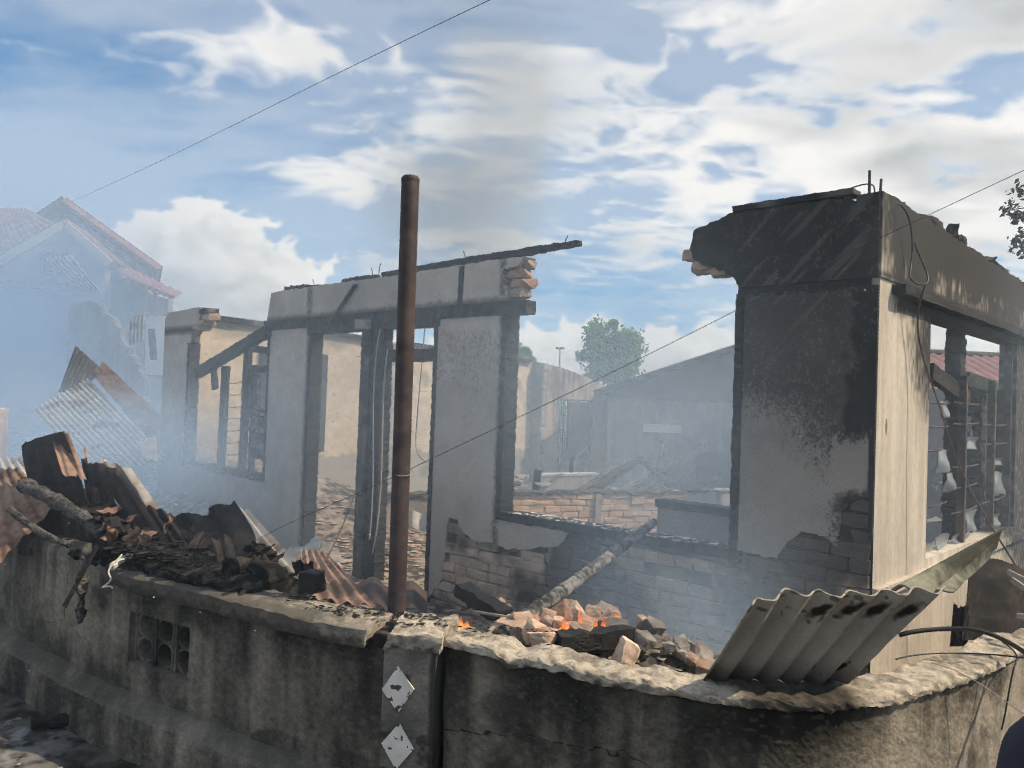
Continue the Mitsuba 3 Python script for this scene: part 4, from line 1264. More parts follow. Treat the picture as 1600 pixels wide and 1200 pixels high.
for k, (a, b, w) in enumerate((((0.593, 13.000, 0.491), (1.222, 13.400, 0.443), 0.10), ((0.995, 12.400, 0.603), (0.996, 12.400, 0.870), 0.07), ((1.057, 12.500, 0.824), (1.330, 12.800, 1.002), 0.05), ((1.028, 11.200, 0.437), (1.766, 12.800, 0.679), 0.08), ((1.192, 11.000, 0.466), (2.163, 12.800, 0.842), 0.12), ((0.362, 10.400, 0.497), (0.394, 10.400, 0.799), 0.09), ((2.379, 12.500, 0.623), (2.556, 12.900, 1.126), 0.03), ((2.557, 12.500, 0.578), (2.534, 12.900, 1.147), 0.03), ((2.163, 12.800, 0.842), (2.553, 11.600, 0.426), 0.10))):
    whole('fallen_beam', bar(a, b, w, w * 0.7, 210 + k, 0.006, 0.08), 'old_wood' if k in (2, 3, 6, 7) else 'char', 'burnt timber fallen across the rear courtyard behind the low brick wall', 'beam', 'burnt timbers in the rear courtyard', 45)
LP2 = thing('low_partition', 'low hazy partition in the rear courtyard, before the scorched peach wall', 'wall')
o2 = A((0.531, 12.600, 0.569)) * A([1, 1, 0]); o3 = A((1.531, 13.200, 0.473)) * A([1, 1, 0]); u3 = (o3 - o2) / np.linalg.norm(o3 - o2)
add('plaster_body', boxm(0, 1.15, -0.2, 0.50, 0, 0.15, frame(o2, u3, A([u3[1], -u3[0], 0]))), 'grey_plaster', LP2)
add('coping', boxm(-0.02, 1.17, 0.503, 0.54, -0.02, 0.17, frame(o2, u3, A([u3[1], -u3[0], 0]))), 'pale_wall', LP2)
for k, (p, s) in enumerate((((0.177, 10.600, 0.677), 0.22), ((0.453, 10.200, 0.625), 0.18), ((0.114, 10.200, 0.655), 0.15), ((0.006, 10.600, 0.566), 0.2))):
    whole('fallen_masonry', at(chunk(s, 400 + k, s * 0.9), p), 'rubble_grey', ['biggest', 'rightmost', 'middle', 'leftmost'][k] + ' pale lump of masonry behind the low brick wall', 'rubble', 'masonry lumps behind the low brick wall')

# red tiled house at the far right, seen through the side window
RH = thing('red_roofed_house', 'house with a faded red roof, seen through the side window', 'house')
h0, h1 = A([4.6, 10.6, 0]), A([12.5, 11.6, 0]); hu = (h1 - h0) / np.linalg.norm(h1 - h0); hn = A([hu[1], -hu[0], 0])
HM = frame(h0, hu, hn); HL = float(np.linalg.norm(h1 - h0))
add('wall', boxm(0, HL, -0.2, 1.80, 0, 3.5, HM), 'grey_plaster', RH)
add('roof', sheet(h0 + UP * 2.75 - hn * 1.9, h1 + UP * 2.75 - hn * 1.9, h1 + UP * 1.78 + hn * 0.3, h0 + UP * 1.78 + hn * 0.3, 42, 0.022, nv=8, th=0.02, seed=5, dent=0.02), 'red_roof', RH, 50)
add('roof_rear_slope', slab(h0 + UP * 2.75 - hn * 1.92, h1 + UP * 2.75 - hn * 1.92, h1 + UP * 1.9 - hn * 3.9, h0 + UP * 1.9 - hn * 3.9, 0.05), 'red_roof', RH)
add('ridge_cap', sweep(line(h0 + UP * 2.765 - hn * 1.9, h1 + UP * 2.765 - hn * 1.9, 0.5), circle(0.06, 8)), 'rust_dark', RH)
IW = thing('inner_wall', 'hazy inner cross wall behind the side window, below the red roof', 'wall')
i0 = SP(5.6, 0, -TH)
add('plaster_body', extr(jag([(0, -0.2), (3.2, -0.2), (3.2, 1.9, 0.04), (1.6, 2.0, 0.04), (0, 2.15)], 51, 0.06), 0, 0.15, frame(i0, ES, NF)), 'grey_plaster', IW)

# ------------------------------------------------------------------ house with red roofs at the left, in the smoke
LH = thing('tall_house', 'tall house with gabled red roofs standing in the smoke at the far left', 'house')
FX = frame(A([0, 0, 0]), A([1.0, 0, 0]), A([0, -1.0, 0]))
BK = A([-2.6, 5.4, 0])


def wall_at(name, pts, y, mat_, parent, th=0.2, holes=()):
    g = Polygon([(q[0], q[2]) for q in pts])
    for h in holes:
        g = g.difference(h)
    M = FX.copy(); M[1, 3] = y
    return add(name, extr(g, 0, th, M), mat_, parent)


def roof(name, a, b, back, parent, th=0.10, seed=0, waves=26):
    a, b, back = A(a), A(b), A(back)
    f = a - back * 0.06; g_ = b - back * 0.06
    m = sheet(f, f + back, g_ + back, g_, waves, 0.018, nu=waves * 6 + 1, nv=10, th=th, seed=seed, dent=0.015)
    return add(name, m, 'red_roof', parent, 50)


AP, RE_, LE_ = (-8.843, 15.000, 5.272), (-6.944, 15.000, 4.008), (-10.809, 15.000, 3.844)
roof('roof_slope', AP, RE_, BK, LH, 0.12, 501)
roof('roof_slope', AP, LE_, BK, LH, 0.12, 502)
wall_at('main_gable', [(-8.894, 15.100, 5.131), (-7.216, 15.100, 4.003), (-7.089, 15.100, 1.292), (-10.740, 15.100, 1.160), (-10.878, 15.100, 3.795)], 15.1, 'grey_plaster', LH)
p_ = [(-10.247, 14.300, 4.908), (-9.174, 14.300, 4.934), (-8.371, 13.900, 4.595), (-9.470, 13.300, 3.527)]
add('front_roof', sheet(*p_, 16, 0.016, nu=97, nv=12, th=0.08, seed=503, dent=0.012), 'red_roof', LH, 50)
roof('roof_slope', (-8.036, 13.600, 4.607), (-7.186, 13.600, 3.920), (-0.3, 1.5, 0), LH, 0.10, 504, 8)
wf = sbox((-8.542, 13.800, 3.665)[0], (-8.542, 13.800, 3.665)[2], (-8.057, 13.800, 4.087)[0], (-8.057, 13.800, 4.087)[2])
wall_at('front_gable', [(-8.150, 13.800, 4.580), (-7.384, 13.800, 3.961), (-7.256, 13.800, 1.299), (-9.701, 13.800, 1.211), (-9.821, 13.800, 3.504)], 13.8, 'pale_wall', LH, 0.2, [wf])
b_ = wf.bounds
M_ = FX.copy(); M_[1, 3] = 13.8
add('window', boxm(b_[0], b_[2], b_[1], b_[3], 0.12, 0.16, M_), 'dark_opening', LH)
add('window_frame', cat([boxm(b_[0] - 0.06, b_[2] + 0.06, b_[1] - 0.07, b_[1], -0.04, 0.06, M_), boxm((b_[0] + b_[2]) / 2 - 0.03, (b_[0] + b_[2]) / 2 + 0.03, b_[1] + 0.003, b_[3], 0.02, 0.08, M_)]), 'pale_wall', LH)
add('barge_board', bar((-7.996, 13.500, 4.528), (-9.148, 13.000, 3.490), 0.05, 0.14, 521, 0.003, 0.1), 'pale_wall', LH)
add('barge_board', bar((-7.940, 13.500, 4.530), (-7.131, 13.500, 3.859), 0.05, 0.14, 523, 0.003, 0.1), 'pale_wall', LH)
add('fascia', bar((-9.450, 13.600, 3.440), (-7.933, 13.600, 3.450), 0.10, 0.14, 522, 0.003, 0.1), 'red_roof', LH)
add('side_roof', sheet((-7.872, 14.800, 4.176), (-6.263, 14.400, 3.497), (-5.980, 13.500, 3.302), (-6.850, 13.500, 3.632), 9, 0.016, nu=73, nv=8, th=0.06, seed=506), 'red_roof', LH, 50)
wall_at('side_wing', [(-7.842, 14.600, 3.700), (-7.351, 14.600, 3.620), (-6.563, 14.600, 3.405), (-6.574, 14.600, 3.112), (-7.265, 14.600, 3.087), (-7.181, 14.600, 1.293), (-7.725, 14.600, 1.274)], 14.6, 'grey_plaster', LH)
whole('corrugated_sheet', sheet((-8.312, 13.550, 3.938), (-7.812, 13.500, 3.992), (-6.942, 12.900, 3.294), (-7.365, 13.000, 3.337), 5, 0.03, nv=10, th=0.006, seed=61), 'zinc', 'pale corrugated sheet hanging down from the gable of the tall house', 'roofing sheet', None, 50)

RG = thing('ruined_gable', 'roofless gable wall with a jagged brick rake, veiled by smoke at the left', 'wall')
y_ = 10.4
cpts = [(-7.261, 12.600, 1.520), (-7.292, 12.600, 2.776), (-7.254, 12.600, 3.072), (-6.856, 12.600, 3.086), (-6.690, 12.600, 2.903), (-6.524, 12.600, 2.731), (-6.340, 12.600, 2.391), (-6.182, 12.600, 2.134), (-5.997, 12.600, 1.775), (-5.994, 12.600, 1.252)]
poly = [(c[0], c[2]) for c in cpts]
poly2 = jag([(poly[0][0], -0.2), (poly[0][0], poly[0][1], 0.04)] + [(a, b, 0.075) for a, b in poly[1:-1]] + [(poly[-1][0], poly[-1][1]), (poly[-1][0], -0.2)], 61, 0.06)
add('plaster_body', extr(poly2, 0, 0.22, frame(A([0, 12.6, 0]), A([1.0, 0, 0]), A([0, -1.0, 0]))), 'grey_plaster', RG)
whole('corrugated_sheet', sheet((-5.452, 9.600, 2.204), (-4.890, 9.200, 1.904), (-4.788, 8.600, 1.640), (-5.279, 9.000, 1.628), 7, 0.02, nv=10, th=0.004, seed=62), 'rust_dark', 'dark three cornered sheet leaning against the jagged gable', 'roofing sheet', None, 50)
whole('corrugated_sheet', sheet((-4.825, 7.800, 1.447), (-4.449, 8.100, 1.780), (-3.180, 7.200, 1.059), (-3.571, 6.700, 0.905), 13, 0.018, nv=20, rag0=0.05, th=0.004, seed=64), 'zinc', 'large grey corrugated sheet sloping down behind the smoke', 'roofing sheet', None, 50)
whole('corrugated_sheet', sheet((-4.357, 8.000, 1.834), (-4.416, 8.300, 1.967), (-3.587, 7.900, 1.412), (-3.359, 7.400, 1.136), 8, 0.018, nv=20, rag0=0.04, th=0.004, seed=65), 'rust', 'rusty streaked corrugated sheet leaning beside the left corner of the burnt house', 'roofing sheet', None, 50)
whole('board', slab((-3.461, 7.200, 1.192), (-3.297, 7.200, 1.258), (-3.228, 7.100, 1.030), (-3.347, 7.100, 1.061), 0.02), 'brick_pale', 'small peach coloured board against the left corner of the burnt house', 'board')
WP = thing('far_white_wall', 'pale whitewashed wall far behind, between the ruined gable and the house corner', 'wall')
wpoly = [(-7.176, 15.000, 3.086), (-6.759, 15.000, 3.251), (-6.700, 15.000, 1.979), (-7.148, 15.000, 1.963)]
add('plaster_body', extr(Polygon([(c[0], c[2]) for c in wpoly]), 0, 0.15, frame(A([0, 15.0, 0]), A([1.0, 0, 0]), A([0, -1.0, 0]))), 'white_wash', WP)
add('lower_wall', extr(sbox(wpoly[3][0] - 0.6, -0.2, wpoly[2][0] + 0.4, wpoly[2][2] - 0.01), -0.05, 0.15, frame(A([0, 15.0, 0]), A([1.0, 0, 0]), A([0, -1.0, 0]))), 'grey_plaster', WP)
whole('corrugated_sheet', sheet((-5.990, 12.000, 2.800), (-5.763, 12.000, 2.868), (-5.754, 12.000, 2.468), (-5.979, 12.000, 2.360), 4, 0.015, nv=8, th=0.004, seed=66), 'zinc', 'narrow pale sheet standing high beside the jagged gable', 'roofing sheet', None, 50)
whole('timber_post', bar((-6.056, 13.000, 2.192), (-6.113, 13.000, 2.710), 0.08, 0.08, 71, 0.006, 0.08), 'char', 'thin dark post before the far pale wall', 'post')
whole('burnt_wall_remnant', rough(extr(jag([(-0.8, -0.2), (-0.04, -0.2), (-0.04, 1.45, 0.05), (-0.8, 1.5)], 9, 0.05), 0, 0.15, frame(A((-4.868, 7.400, 1.143)) * A([1, 1, 0]), A([1.0, 0, 0]), A([0, -1.0, 0]))), 0.01, 5), 'ruin_plaster', 'peach wall end at the left edge above the rusty sheets', 'wall')

# ------------------------------------------------------------------ trees, mast, wires


def leaves(centers, n, spread, size, seed):
    r = np.random.default_rng(seed)
    c = centers[r.integers(0, len(centers), n)]
    p = c[:, :3] + r.normal(0, 1, (n, 3)) * c[:, 3:4] * spread
    d = r.normal(0, 1, (n, 3)); d /= np.linalg.norm(d, axis=1, keepdims=True)
    e = np.cross(d, r.normal(0, 1, (n, 3))); e /= np.linalg.norm(e, axis=1, keepdims=True)
    s = (size * r.uniform(0.6, 1.3, n))[:, None]
    fold = np.cross(d, e) * s * 0.18
    v = np.stack([p - d * s, p + e * s * 0.5 + fold, p + d * s, p - e * s * 0.5 + fold], 1).reshape(-1, 3)
    k = np.arange(n)[:, None] * 4
    f = np.vstack([k + A([0, 1, 2]), k + A([0, 2, 3])])
    return trimesh.Trimesh(v, f, process=False)


def tree(name, label, base, h, crown_r, crown_c, seed, n=9000, size=0.16, leaf='leaf', squash=1.0):
    t = thing(name, label, 'tree')
    r = np.random.default_rng(seed)
    base = A(base)
    cc = base + UP * crown_c
    add('trunk', rough(sweep(spline([base, base + A([0.1, 0, crown_c * 0.4]), base + A([0, 0.05, crown_c * 0.9])], 20), circle(1.0, 9), None, np.linspace(0.035 * h, 0.015 * h, 20)), 0.02, 2, seed), 'bark', t, True)
    cl = []
    for k in range(38):
        d = r.normal(0, 1, 3); d /= np.linalg.norm(d)
        q = cc + d * crown_r * r.uniform(0.25, 1.0) ** 0.7 * A([1, 1, squash])
        cl.append(np.r_[q, crown_r * r.choice([0.10, 0.16, 0.24, 0.30])])
    cl = A(cl)
    for k in range(7):
        q = cl[k * 5][:3]
        add('limb', sweep(spline([base + UP * crown_c * 0.6, (base + UP * crown_c * 0.8 + q) / 2 + A([0, 0, 0.1 * h]) * 0.3, q], 10), circle(1.0, 6), None, np.linspace(0.014 * h, 0.004 * h, 10)), 'bark', t, True)
    add('crown', leaves(cl, n, 0.46, size, seed + 1), leaf, t)
    return t


TB_ = A((6.183, 46.000, 2.982))
tree('round_tree', 'round leafy green tree far behind between the ruined wall and the grey gable', TB_ * A([1, 1, 0]), 6.0, 2.25, (6.127, 46.000, 4.664)[2] - 0.1, 71, 12000, 0.17, squash=1.05)
TB2_ = A((0.189, 50.000, 4.522))
tree('small_tree', 'small blurred tree top peeping over the end wall beside the window jamb', TB2_ * A([1, 1, 0]), 5.0, 1.1, (0.192, 50.000, 4.439)[2], 75, 2500, 0.16)
# sprays of leaves at the right edge
BT = thing('leafy_tree', 'tree at the right edge whose leaf sprays hang into the sky', 'tree')
b0 = A([10.9, 13.2, 0])
add('trunk', rough(sweep(spline([b0, b0 + A([0.1, 0, 2.5]), b0 + A([-0.1, 0.1, 6.2])], 24), circle(1.0, 9), None, np.linspace(0.2, 0.07, 24)), 0.02, 2, 81), 'bark', BT, True)
tips = [((8.456, 13.000, 5.565), 5), ((8.332, 13.000, 5.254), 8), ((8.529, 13.000, 5.185), 9), ((8.422, 13.000, 5.105), 6), ((8.527, 13.000, 4.781), 5), ((8.386, 13.000, 4.765), 4), ((8.499, 13.000, 4.540), 4), ((8.697, 13.000, 5.464), 14), ((8.847, 13.000, 5.033), 18), ((8.748, 13.000, 4.593), 12), ((8.999, 13.000, 5.584), 20)]
cl = []
for k, (q, n) in enumerate(tips):
    q = A(q)
    add('limb', sweep(spline([b0 + A([0, 0, 4.0 + 0.12 * k]), (b0 + UP * 4.6 + q) / 2 + A([0, 0, 0.3]), q], 14), circle(1.0, 5), None, np.linspace(0.035, 0.008, 14)), 'bark', BT, True)
    cl += [np.r_[q + rng.normal(0, 0.03, 3), 0.07]] * n
for k in range(60):
    d = rng.normal(0, 1, 3); d /= np.linalg.norm(d)
    cl += [np.r_[b0 + A([0.7, 0.2, 5.2]) + d * rng.uniform(0.4, 1.1), 0.16]] * 8
add('crown', leaves(A(cl), 3200, 1.0, 0.055, 83), 'leaf_dark', BT)

MA = thing('lamp_mast', 'thin floodlight mast with a cluster of lamps far behind, left of the round tree', 'mast')
mb = A((3.699, 60.000, 4.213))
add('pole', sweep(line(mb * A([1, 1, 0]), A((3.640, 60.000, 5.908)), 0.5), circle(0.045, 8)), 'iron', MA)
for k in range(5):
    a = k / 5 * 6.28
    add('lamp', at(rot(block(0.17, 0.12, 0.14, 90 + k, 0.02), 57 * a, [0, 0, 1]), A((3.639, 60.000, 5.958)) + A([0.26 * math.cos(a), 0.26 * math.sin(a), 0.05])), 'iron', MA)
add('ring', trimesh.creation.annulus(0.22, 0.26, 0.05).apply_translation(A((3.639, 60.000, 5.958))), 'iron', MA)


def cable(label, pts, r, mat_='cable_black', n=60, name='cable', group=None):
    return whole(name, wire(pts, r, n), mat_, label, 'cable', group, True)


cable('thin overhead wire running from the tall house up across the upper left sky', [(-9.112, 15.500, 5.379), (-3.548, 11.000, 5.852), (-0.380, 8.000, 5.905), (0.911, 7.000, 6.021)], 0.0042, name='overhead_wire')
cable('long wire running diagonally from the upper right sky past the pillar to the left', [(2.385, 3.450, 2.882), (2.271, 3.450, 2.825), (1.857, 3.450, 2.613), (1.488, 3.450, 2.420), (0.998, 3.450, 2.149), (0.291, 3.500, 1.765), (-0.345, 3.600, 1.430), (-0.735, 3.800, 1.226), (-1.225, 4.100, 0.977), (-1.457, 4.300, 0.830)], 0.0016, n=120, name='overhead_wire')
cable('wire falling from the charred door post to the small burnt block on the wall', [(-1.373, 6.900, 0.810), (-1.135, 5.200, 0.747), (-0.905, 3.750, 0.846)], 0.0045, 'iron')
cable('pair of loose wires hanging down the door post, the left one', [FP(4.0, 2.28, 0.06), FP(4.0, 1.7, 0.10), FP(3.99, 1.0, 0.08), FP(3.98, 0.5, 0.1)], 0.006, 'wire_pale')
cable('pair of loose wires hanging down the door post, the right one', [FP(3.90, 2.1, 0.05), FP(3.86, 1.4, 0.1), FP(3.83, 0.9, 0.12), FP(3.80, 0.42, 0.2)], 0.007, 'wire_pale')
cable('thin curling wire hanging behind the rusty pipe in the doorway', [(-0.810, 7.000, 2.356), (-0.822, 7.000, 2.065), (-0.845, 7.000, 1.598), (-0.851, 7.000, 1.308), (-0.805, 6.900, 1.189), (-0.729, 6.900, 1.135)], 0.006, 'wire_pale')
cable('cut wire looping down the corner of the side beam', [SP(0.16, 2.80, 0.03), SP(0.33, 2.62, 0.05), SP(0.32, 2.50, 0.05), SP(0.23, 2.40, 0.09), SP(0.36, 2.41, 0.12), SP(0.40, 2.48, 0.10), SP(0.34, 2.62, 0.06)], 0.0042, name='cable')
cable('long cord hanging from the side beam down across the side window', [SP(0.42, 2.42, 0.10), (2.176, 4.150, 2.185), (2.249, 4.200, 1.982), (2.331, 4.200, 1.759), (2.414, 4.200, 1.518), (2.559, 4.200, 1.228), (2.811, 4.200, 0.839)], 0.005, 'iron')
cable('thick black cable arching over the yard wall at the right', [(1.530, 3.000, 0.854), (1.596, 3.000, 0.871), (1.715, 3.000, 0.885), (1.820, 2.970, 0.890), (1.899, 2.920, 0.865), (1.926, 2.800, 0.830), (1.962, 2.600, 0.760)], 0.0095)
cable('thin dark wire trailing over the coping at the right', [(1.393, 2.750, 0.839), (1.631, 2.850, 0.837), (1.772, 2.850, 0.838), (1.880, 2.800, 0.844), (1.991, 2.700, 0.843)], 0.003)
cable('thin stray wire dropping from the coping down the right of the wall', [(1.916, 2.980, 0.847), (1.956, 2.980, 0.819), (1.883, 2.860, 0.785), (1.821, 2.800, 0.677), (1.791, 2.780, 0.593)], 0.003)
cable('fine pale wire slanting across the wall face at the right', [(1.479, 2.680, 0.854), (1.646, 2.680, 0.788), (1.736, 2.680, 0.732), (1.836, 2.600, 0.671)], 0.0018, 'wire_pale')

# ------------------------------------------------------------------ pipe, beams, sheets
pb = A([-0.455, 3.33, 0])
RP = thing('rusty_pipe', 'upright rusty steel pipe standing behind the yard wall, left of centre', 'pipe')
pm = sweep(line(pb + UP * 0.05, pb + A([-0.018, 0, 2.645]), 0.05), np.vstack([circle(0.039, 20)]), None, None)
add('tube', pm, 'pipe_rust', RP, 40)
add('cap', sweep(A([pb + A([-0.018, 0, 2.640]), pb + A([-0.018, 0, 2.652]), pb + A([-0.018, 0, 2.662])]), circle(0.0405, 20), None, [1, 1, 0.8]), 'pipe_rust', RP, 40)
add('wire_tie', sweep(A([pb + A([0.042 * math.cos(a), 0.042 * math.sin(a), 1.38 + 0.012 * math.sin(a)]) for a in np.linspace(0, 6.28, 18)]), circle(0.0022, 5)), 'wire_pale', RP, True)

whole('leaning_beam', log((0.000, 3.180, 0.750), (0.896, 4.720, 0.997), 0.034, 0.026, 11, 0.006, -0.005, 14, 0.014, 0.015), 'pale_ash_wood', 'long charred pole propped from the fire up onto the window sill', 'beam', None, True)
whole('charred_beam', bar(FP(4.127, 2.760, -0.06), FP(1.939, 2.795, -0.02), 0.075, 0.062, 221, 0.008, upv=UP, taper=(0.9, 0.6)), 'char', 'long charred roof timber lying on the tie beam and jutting past its broken end', 'beam', None, 45)
whole('charred_beam', bar(FP(4.721, 2.757, -0.05), FP(4.209, 2.755, -0.05), 0.07, 0.05, 222, 0.010, upv=UP, taper=(0.7, 0.9)), 'char', 'short charred timber on the tie beam, left of the long one', 'beam', None, 45)
whole('charred_beam', rough(bar(FP(5.698, 2.758, -0.06), FP(4.821, 2.723, -0.06), 0.13, 0.055, 223, 0.018, upv=UP, taper=(0.6, 0.4)), 0.012, 12, 5), 'char', 'flaking charred lump on the left end of the tie beam', 'beam', None, 45)
whole('charred_beam', bar(FP(0.801, 2.855, -0.03), FP(0.126, 2.855, -0.03), 0.11, 0.032, 224, 0.005, upv=UP), 'old_wood', 'flat charred wall plate on top of the black corner', 'beam', None, 45)
for k, (x, y, w, s_) in enumerate(((576, 425, 0, 7), (586, 421, 0, 9), (720, 400, 1, 5), (880, 374, 1, 5), (484, 440, 0, 5))):
    s, z = [(4.274, 2.761), (4.182, 2.764), (3.094, 2.812), (2.079, 2.802), (5.210, 2.759)][k]
    whole('bent_nail', wire([FP(s, z - 0.02, -0.05), FP(s + 0.01, z + 0.03, -0.05), FP(s + 0.02 * (-1) ** k, z + 0.012 * s_, -0.04)], 0.004, 8), 'iron', ['bent nail on the short charred timber, the left one', 'bent nail on the short charred timber, the right one', 'bent nail halfway along the long charred timber', 'bent nail at the jutting tip of the long charred timber', 'bent nail beside the flaking lump at the left'][k], 'nail', 'nails on the tie beam')
whole('brace_splinter', bar(FP(4.401, 2.697, 0.04), FP(4.765, 2.380, 0.04), 0.02, 0.035, 226, 0.003, upv=NF), 'old_wood', 'thin pale lath leaning across the face of the tie beam', 'lath', None, 45)
for k, (a, b) in enumerate(((SP(0.015, 2.80, -0.06), SP(0.01, 2.955, -0.06)), (SP(0.13, 2.79, -0.05), SP(0.145, 2.94, -0.05)))):
    whole('rebar', wire([a, b], 0.0075), 'iron', ['left of the two rusty rods sticking up at the black corner', 'right of the two rusty rods sticking up at the black corner'][k], 'rod', None, True)
whole('binding_wire', wire([FP(0.35, 2.85, -0.05), FP(0.2, 2.88, -0.05), FP(0.05, 2.875, -0.06), SP(0.08, 2.84, -0.06), SP(0.14, 2.79, -0.04)], 0.004, 24), 'iron', 'loop of binding wire beside the rods at the black corner', 'wire', None, True)
for k, (px, w, h, l) in enumerate(((1345, 0.10, 0.05, 0.12), (1362, 0.06, 0.04, 0.07))):
    s, z = [(0.161, 2.840), (0.056, 2.824)][k]
    whole('masonry_lump', at(rough(chunk(w * 0.6, 230 + k, h), 0.01, 20), FP(s, 2.835, -0.05)), 'rubble_grey', ['larger grey lump of masonry on the black corner', 'smaller grey lump of masonry on the black corner, nearer the rods'][k], 'rubble', 'lumps on the black corner')
for k, (t, w, h) in enumerate(((0.28, 0.14, 0.09), (0.40, 0.12, 0.06), (1.02, 0.16, 0.10), (0.80, 0.16, 0.05), (1.38, 0.10, 0.09), (1.58, 0.07, 0.10), (2.2, 0.16, 0.04), (2.6, 0.2, 0.03))):
    m = rough(block(w, 0.12, h, 240 + k, 0.015, 0.012, 0.4).subdivide_to_size(0.03), 0.02, 16, 240 + k)
    M = np.eye(4); M[:3, 0], M[:3, 1], M[:3, 2], M[:3, 3] = ET, -NT, UP, SP(t, 2.815 + h * 0.3, -0.09)
    m.apply_transform(M)
    whole('charred_lump', m, 'char', f'{ORD[sorted([0.28, 0.40, 1.02, 0.80, 1.38, 1.58, 2.2, 2.6]).index(t)]} charred lump along the side beam, counted from the black corner', 'timber', 'charred lumps on the side beam')
whole('charred_stump', rough(bar(SP(1.48, 2.78, -0.07), SP(1.50, 2.96, -0.08), 0.06, 0.06, 251, 0.012), 0.008, 20, 3), 'char', 'upright charred stump standing on the side beam', 'timber', None, 45)

# the grey cement sheet tilted over the yard wall
CS = thing('cement_sheet', 'broken grey corrugated cement sheet tilted over the yard wall at the right', 'roofing sheet')


def cs_bend(U, V, n):
    # its left edge curls back, the top lip is bitten off
    return n * (-0.045 * np.clip(0.16 - U, 0, 1) / 0.16 * (1 - 0.6 * V))[..., None]


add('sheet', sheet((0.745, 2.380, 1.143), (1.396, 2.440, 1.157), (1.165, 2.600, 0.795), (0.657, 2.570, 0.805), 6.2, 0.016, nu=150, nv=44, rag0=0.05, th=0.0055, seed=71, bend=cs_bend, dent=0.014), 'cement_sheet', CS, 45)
add('torn_strip', sheet((1.270, 2.580, 1.102), (1.966, 3.050, 1.270), (1.928, 3.050, 1.189), (1.372, 2.550, 1.075), 1.0, 0.0, nu=30, nv=14, rag1=0.10, th=0.006, seed=72, bend=lambda U, V, n: UP * (0.05 * np.sin(V * math.pi) * (1 - 0.4 * U))[..., None], dent=0.003), 'cement_strip', CS, 45, label='long rolled strip torn from the sheet, pointing up to the right')
add('torn_strip', sheet((1.428, 2.570, 1.127), (1.886, 3.000, 1.216), (1.872, 3.000, 1.162), (1.482, 2.560, 1.123), 1.0, 0.0, nu=24, nv=8, rag1=0.12, th=0.006, seed=73, dent=0.004), 'cement_strip', CS, 45)
for k, (x, y) in enumerate(((1268, 947), (1318, 946), (1363, 948), (1410, 950))):
    pass

# rust sheets at the right behind the wall
whole('rust_sheet', sheet((1.970, 3.280, 1.146), (2.423, 3.450, 0.997), (2.358, 3.350, 0.729), (1.884, 3.180, 0.792), 1.6, 0.02, nu=60, nv=24, rag0=0.06, th=0.003, seed=74, dent=0.03), 'rust_dark', 'dark rusted sheet standing between the yard wall and the side wall', 'roofing sheet', None, 50)
whole('rust_sheet', sheet((1.911, 3.300, 0.910), (1.971, 3.300, 0.904), (1.945, 3.250, 0.746), (1.870, 3.250, 0.743), 1, 0.006, nu=24, nv=16, rag0=0.2, ragu=0.1, th=0.003, seed=75), 'rust_dark', 'small torn rusty scrap left of the dark rusted sheet', 'roofing sheet', None, 50)
for k in range(3):
    whole('lath', bar([(2.075, 3.200, 1.073), (2.089, 3.200, 1.042), (2.052, 3.100, 0.919)][k], [(2.126, 3.100, 1.041), (2.140, 3.100, 0.991), (2.110, 3.000, 0.929)][k], 0.012, 0.02, 260 + k, 0.002), 'wire_pale', f'{["topmost", "middle", "lowest"][k]} thin pale lath sticking out at the right edge beyond the rusted sheet', 'lath', 'pale laths at the right edge')

# rubble and fire in the yard
R0 = [((0.031, 3.220, 0.761), 0.20, 0.13, 0.07, 'brick_a'), ((0.069, 3.300, 0.777), 0.22, 0.12, 0.06, 'brick_pale'), ((0.129, 3.120, 0.773), 0.10, 0.10, 0.11, 'brick_pale'), ((0.179, 3.450, 0.755), 0.13, 0.11, 0.08, 'brick_pale'), ((0.208, 3.300, 0.763), 0.13, 0.10, 0.08, 'brick_pale'),
      ((0.262, 3.500, 0.750), 0.12, 0.10, 0.08, 'brick_red'), ((0.260, 3.200, 0.767), 0.17, 0.11, 0.07, 'brick_red'), ((0.331, 3.550, 0.733), 0.13, 0.10, 0.09, 'brick_pale'), ((0.306, 3.120, 0.774), 0.19, 0.11, 0.07, 'brick_a'), ((0.355, 3.350, 0.754), 0.14, 0.11, 0.07, 'brick_red'),
      ((0.412, 3.600, 0.728), 0.10, 0.09, 0.10, 'brick_pale'), ((0.425, 3.400, 0.733), 0.16, 0.10, 0.08, 'brick_red'), ((0.499, 3.600, 0.714), 0.12, 0.10, 0.08, 'brick_a'), ((0.252, 3.700, 0.732), 0.10, 0.08, 0.08, 'brick_pale'), ((0.300, 3.620, 0.743), 0.10, 0.08, 0.10, 'brick_pale'),
      ((0.155, 3.020, 0.779), 0.12, 0.08, 0.07, 'brick_pale'), ((0.118, 3.300, 0.768), 0.10, 0.08, 0.07, 'brick_red'), ((0.446, 3.300, 0.725), 0.18, 0.10, 0.07, 'brick_sooty'), ((-0.007, 3.600, 0.728), 0.12, 0.10, 0.06, 'brick_b'), ((-0.039, 3.800, 0.695), 0.13, 0.1, 0.06, 'brick_b'), ((0.518, 3.500, 0.708), 0.1, 0.09, 0.07, 'brick_a'), ((0.494, 3.800, 0.692), 0.14, 0.1, 0.07, 'brick_b'), ((0.188, 3.080, 0.782), 0.11, 0.09, 0.07, 'brick_pale')]
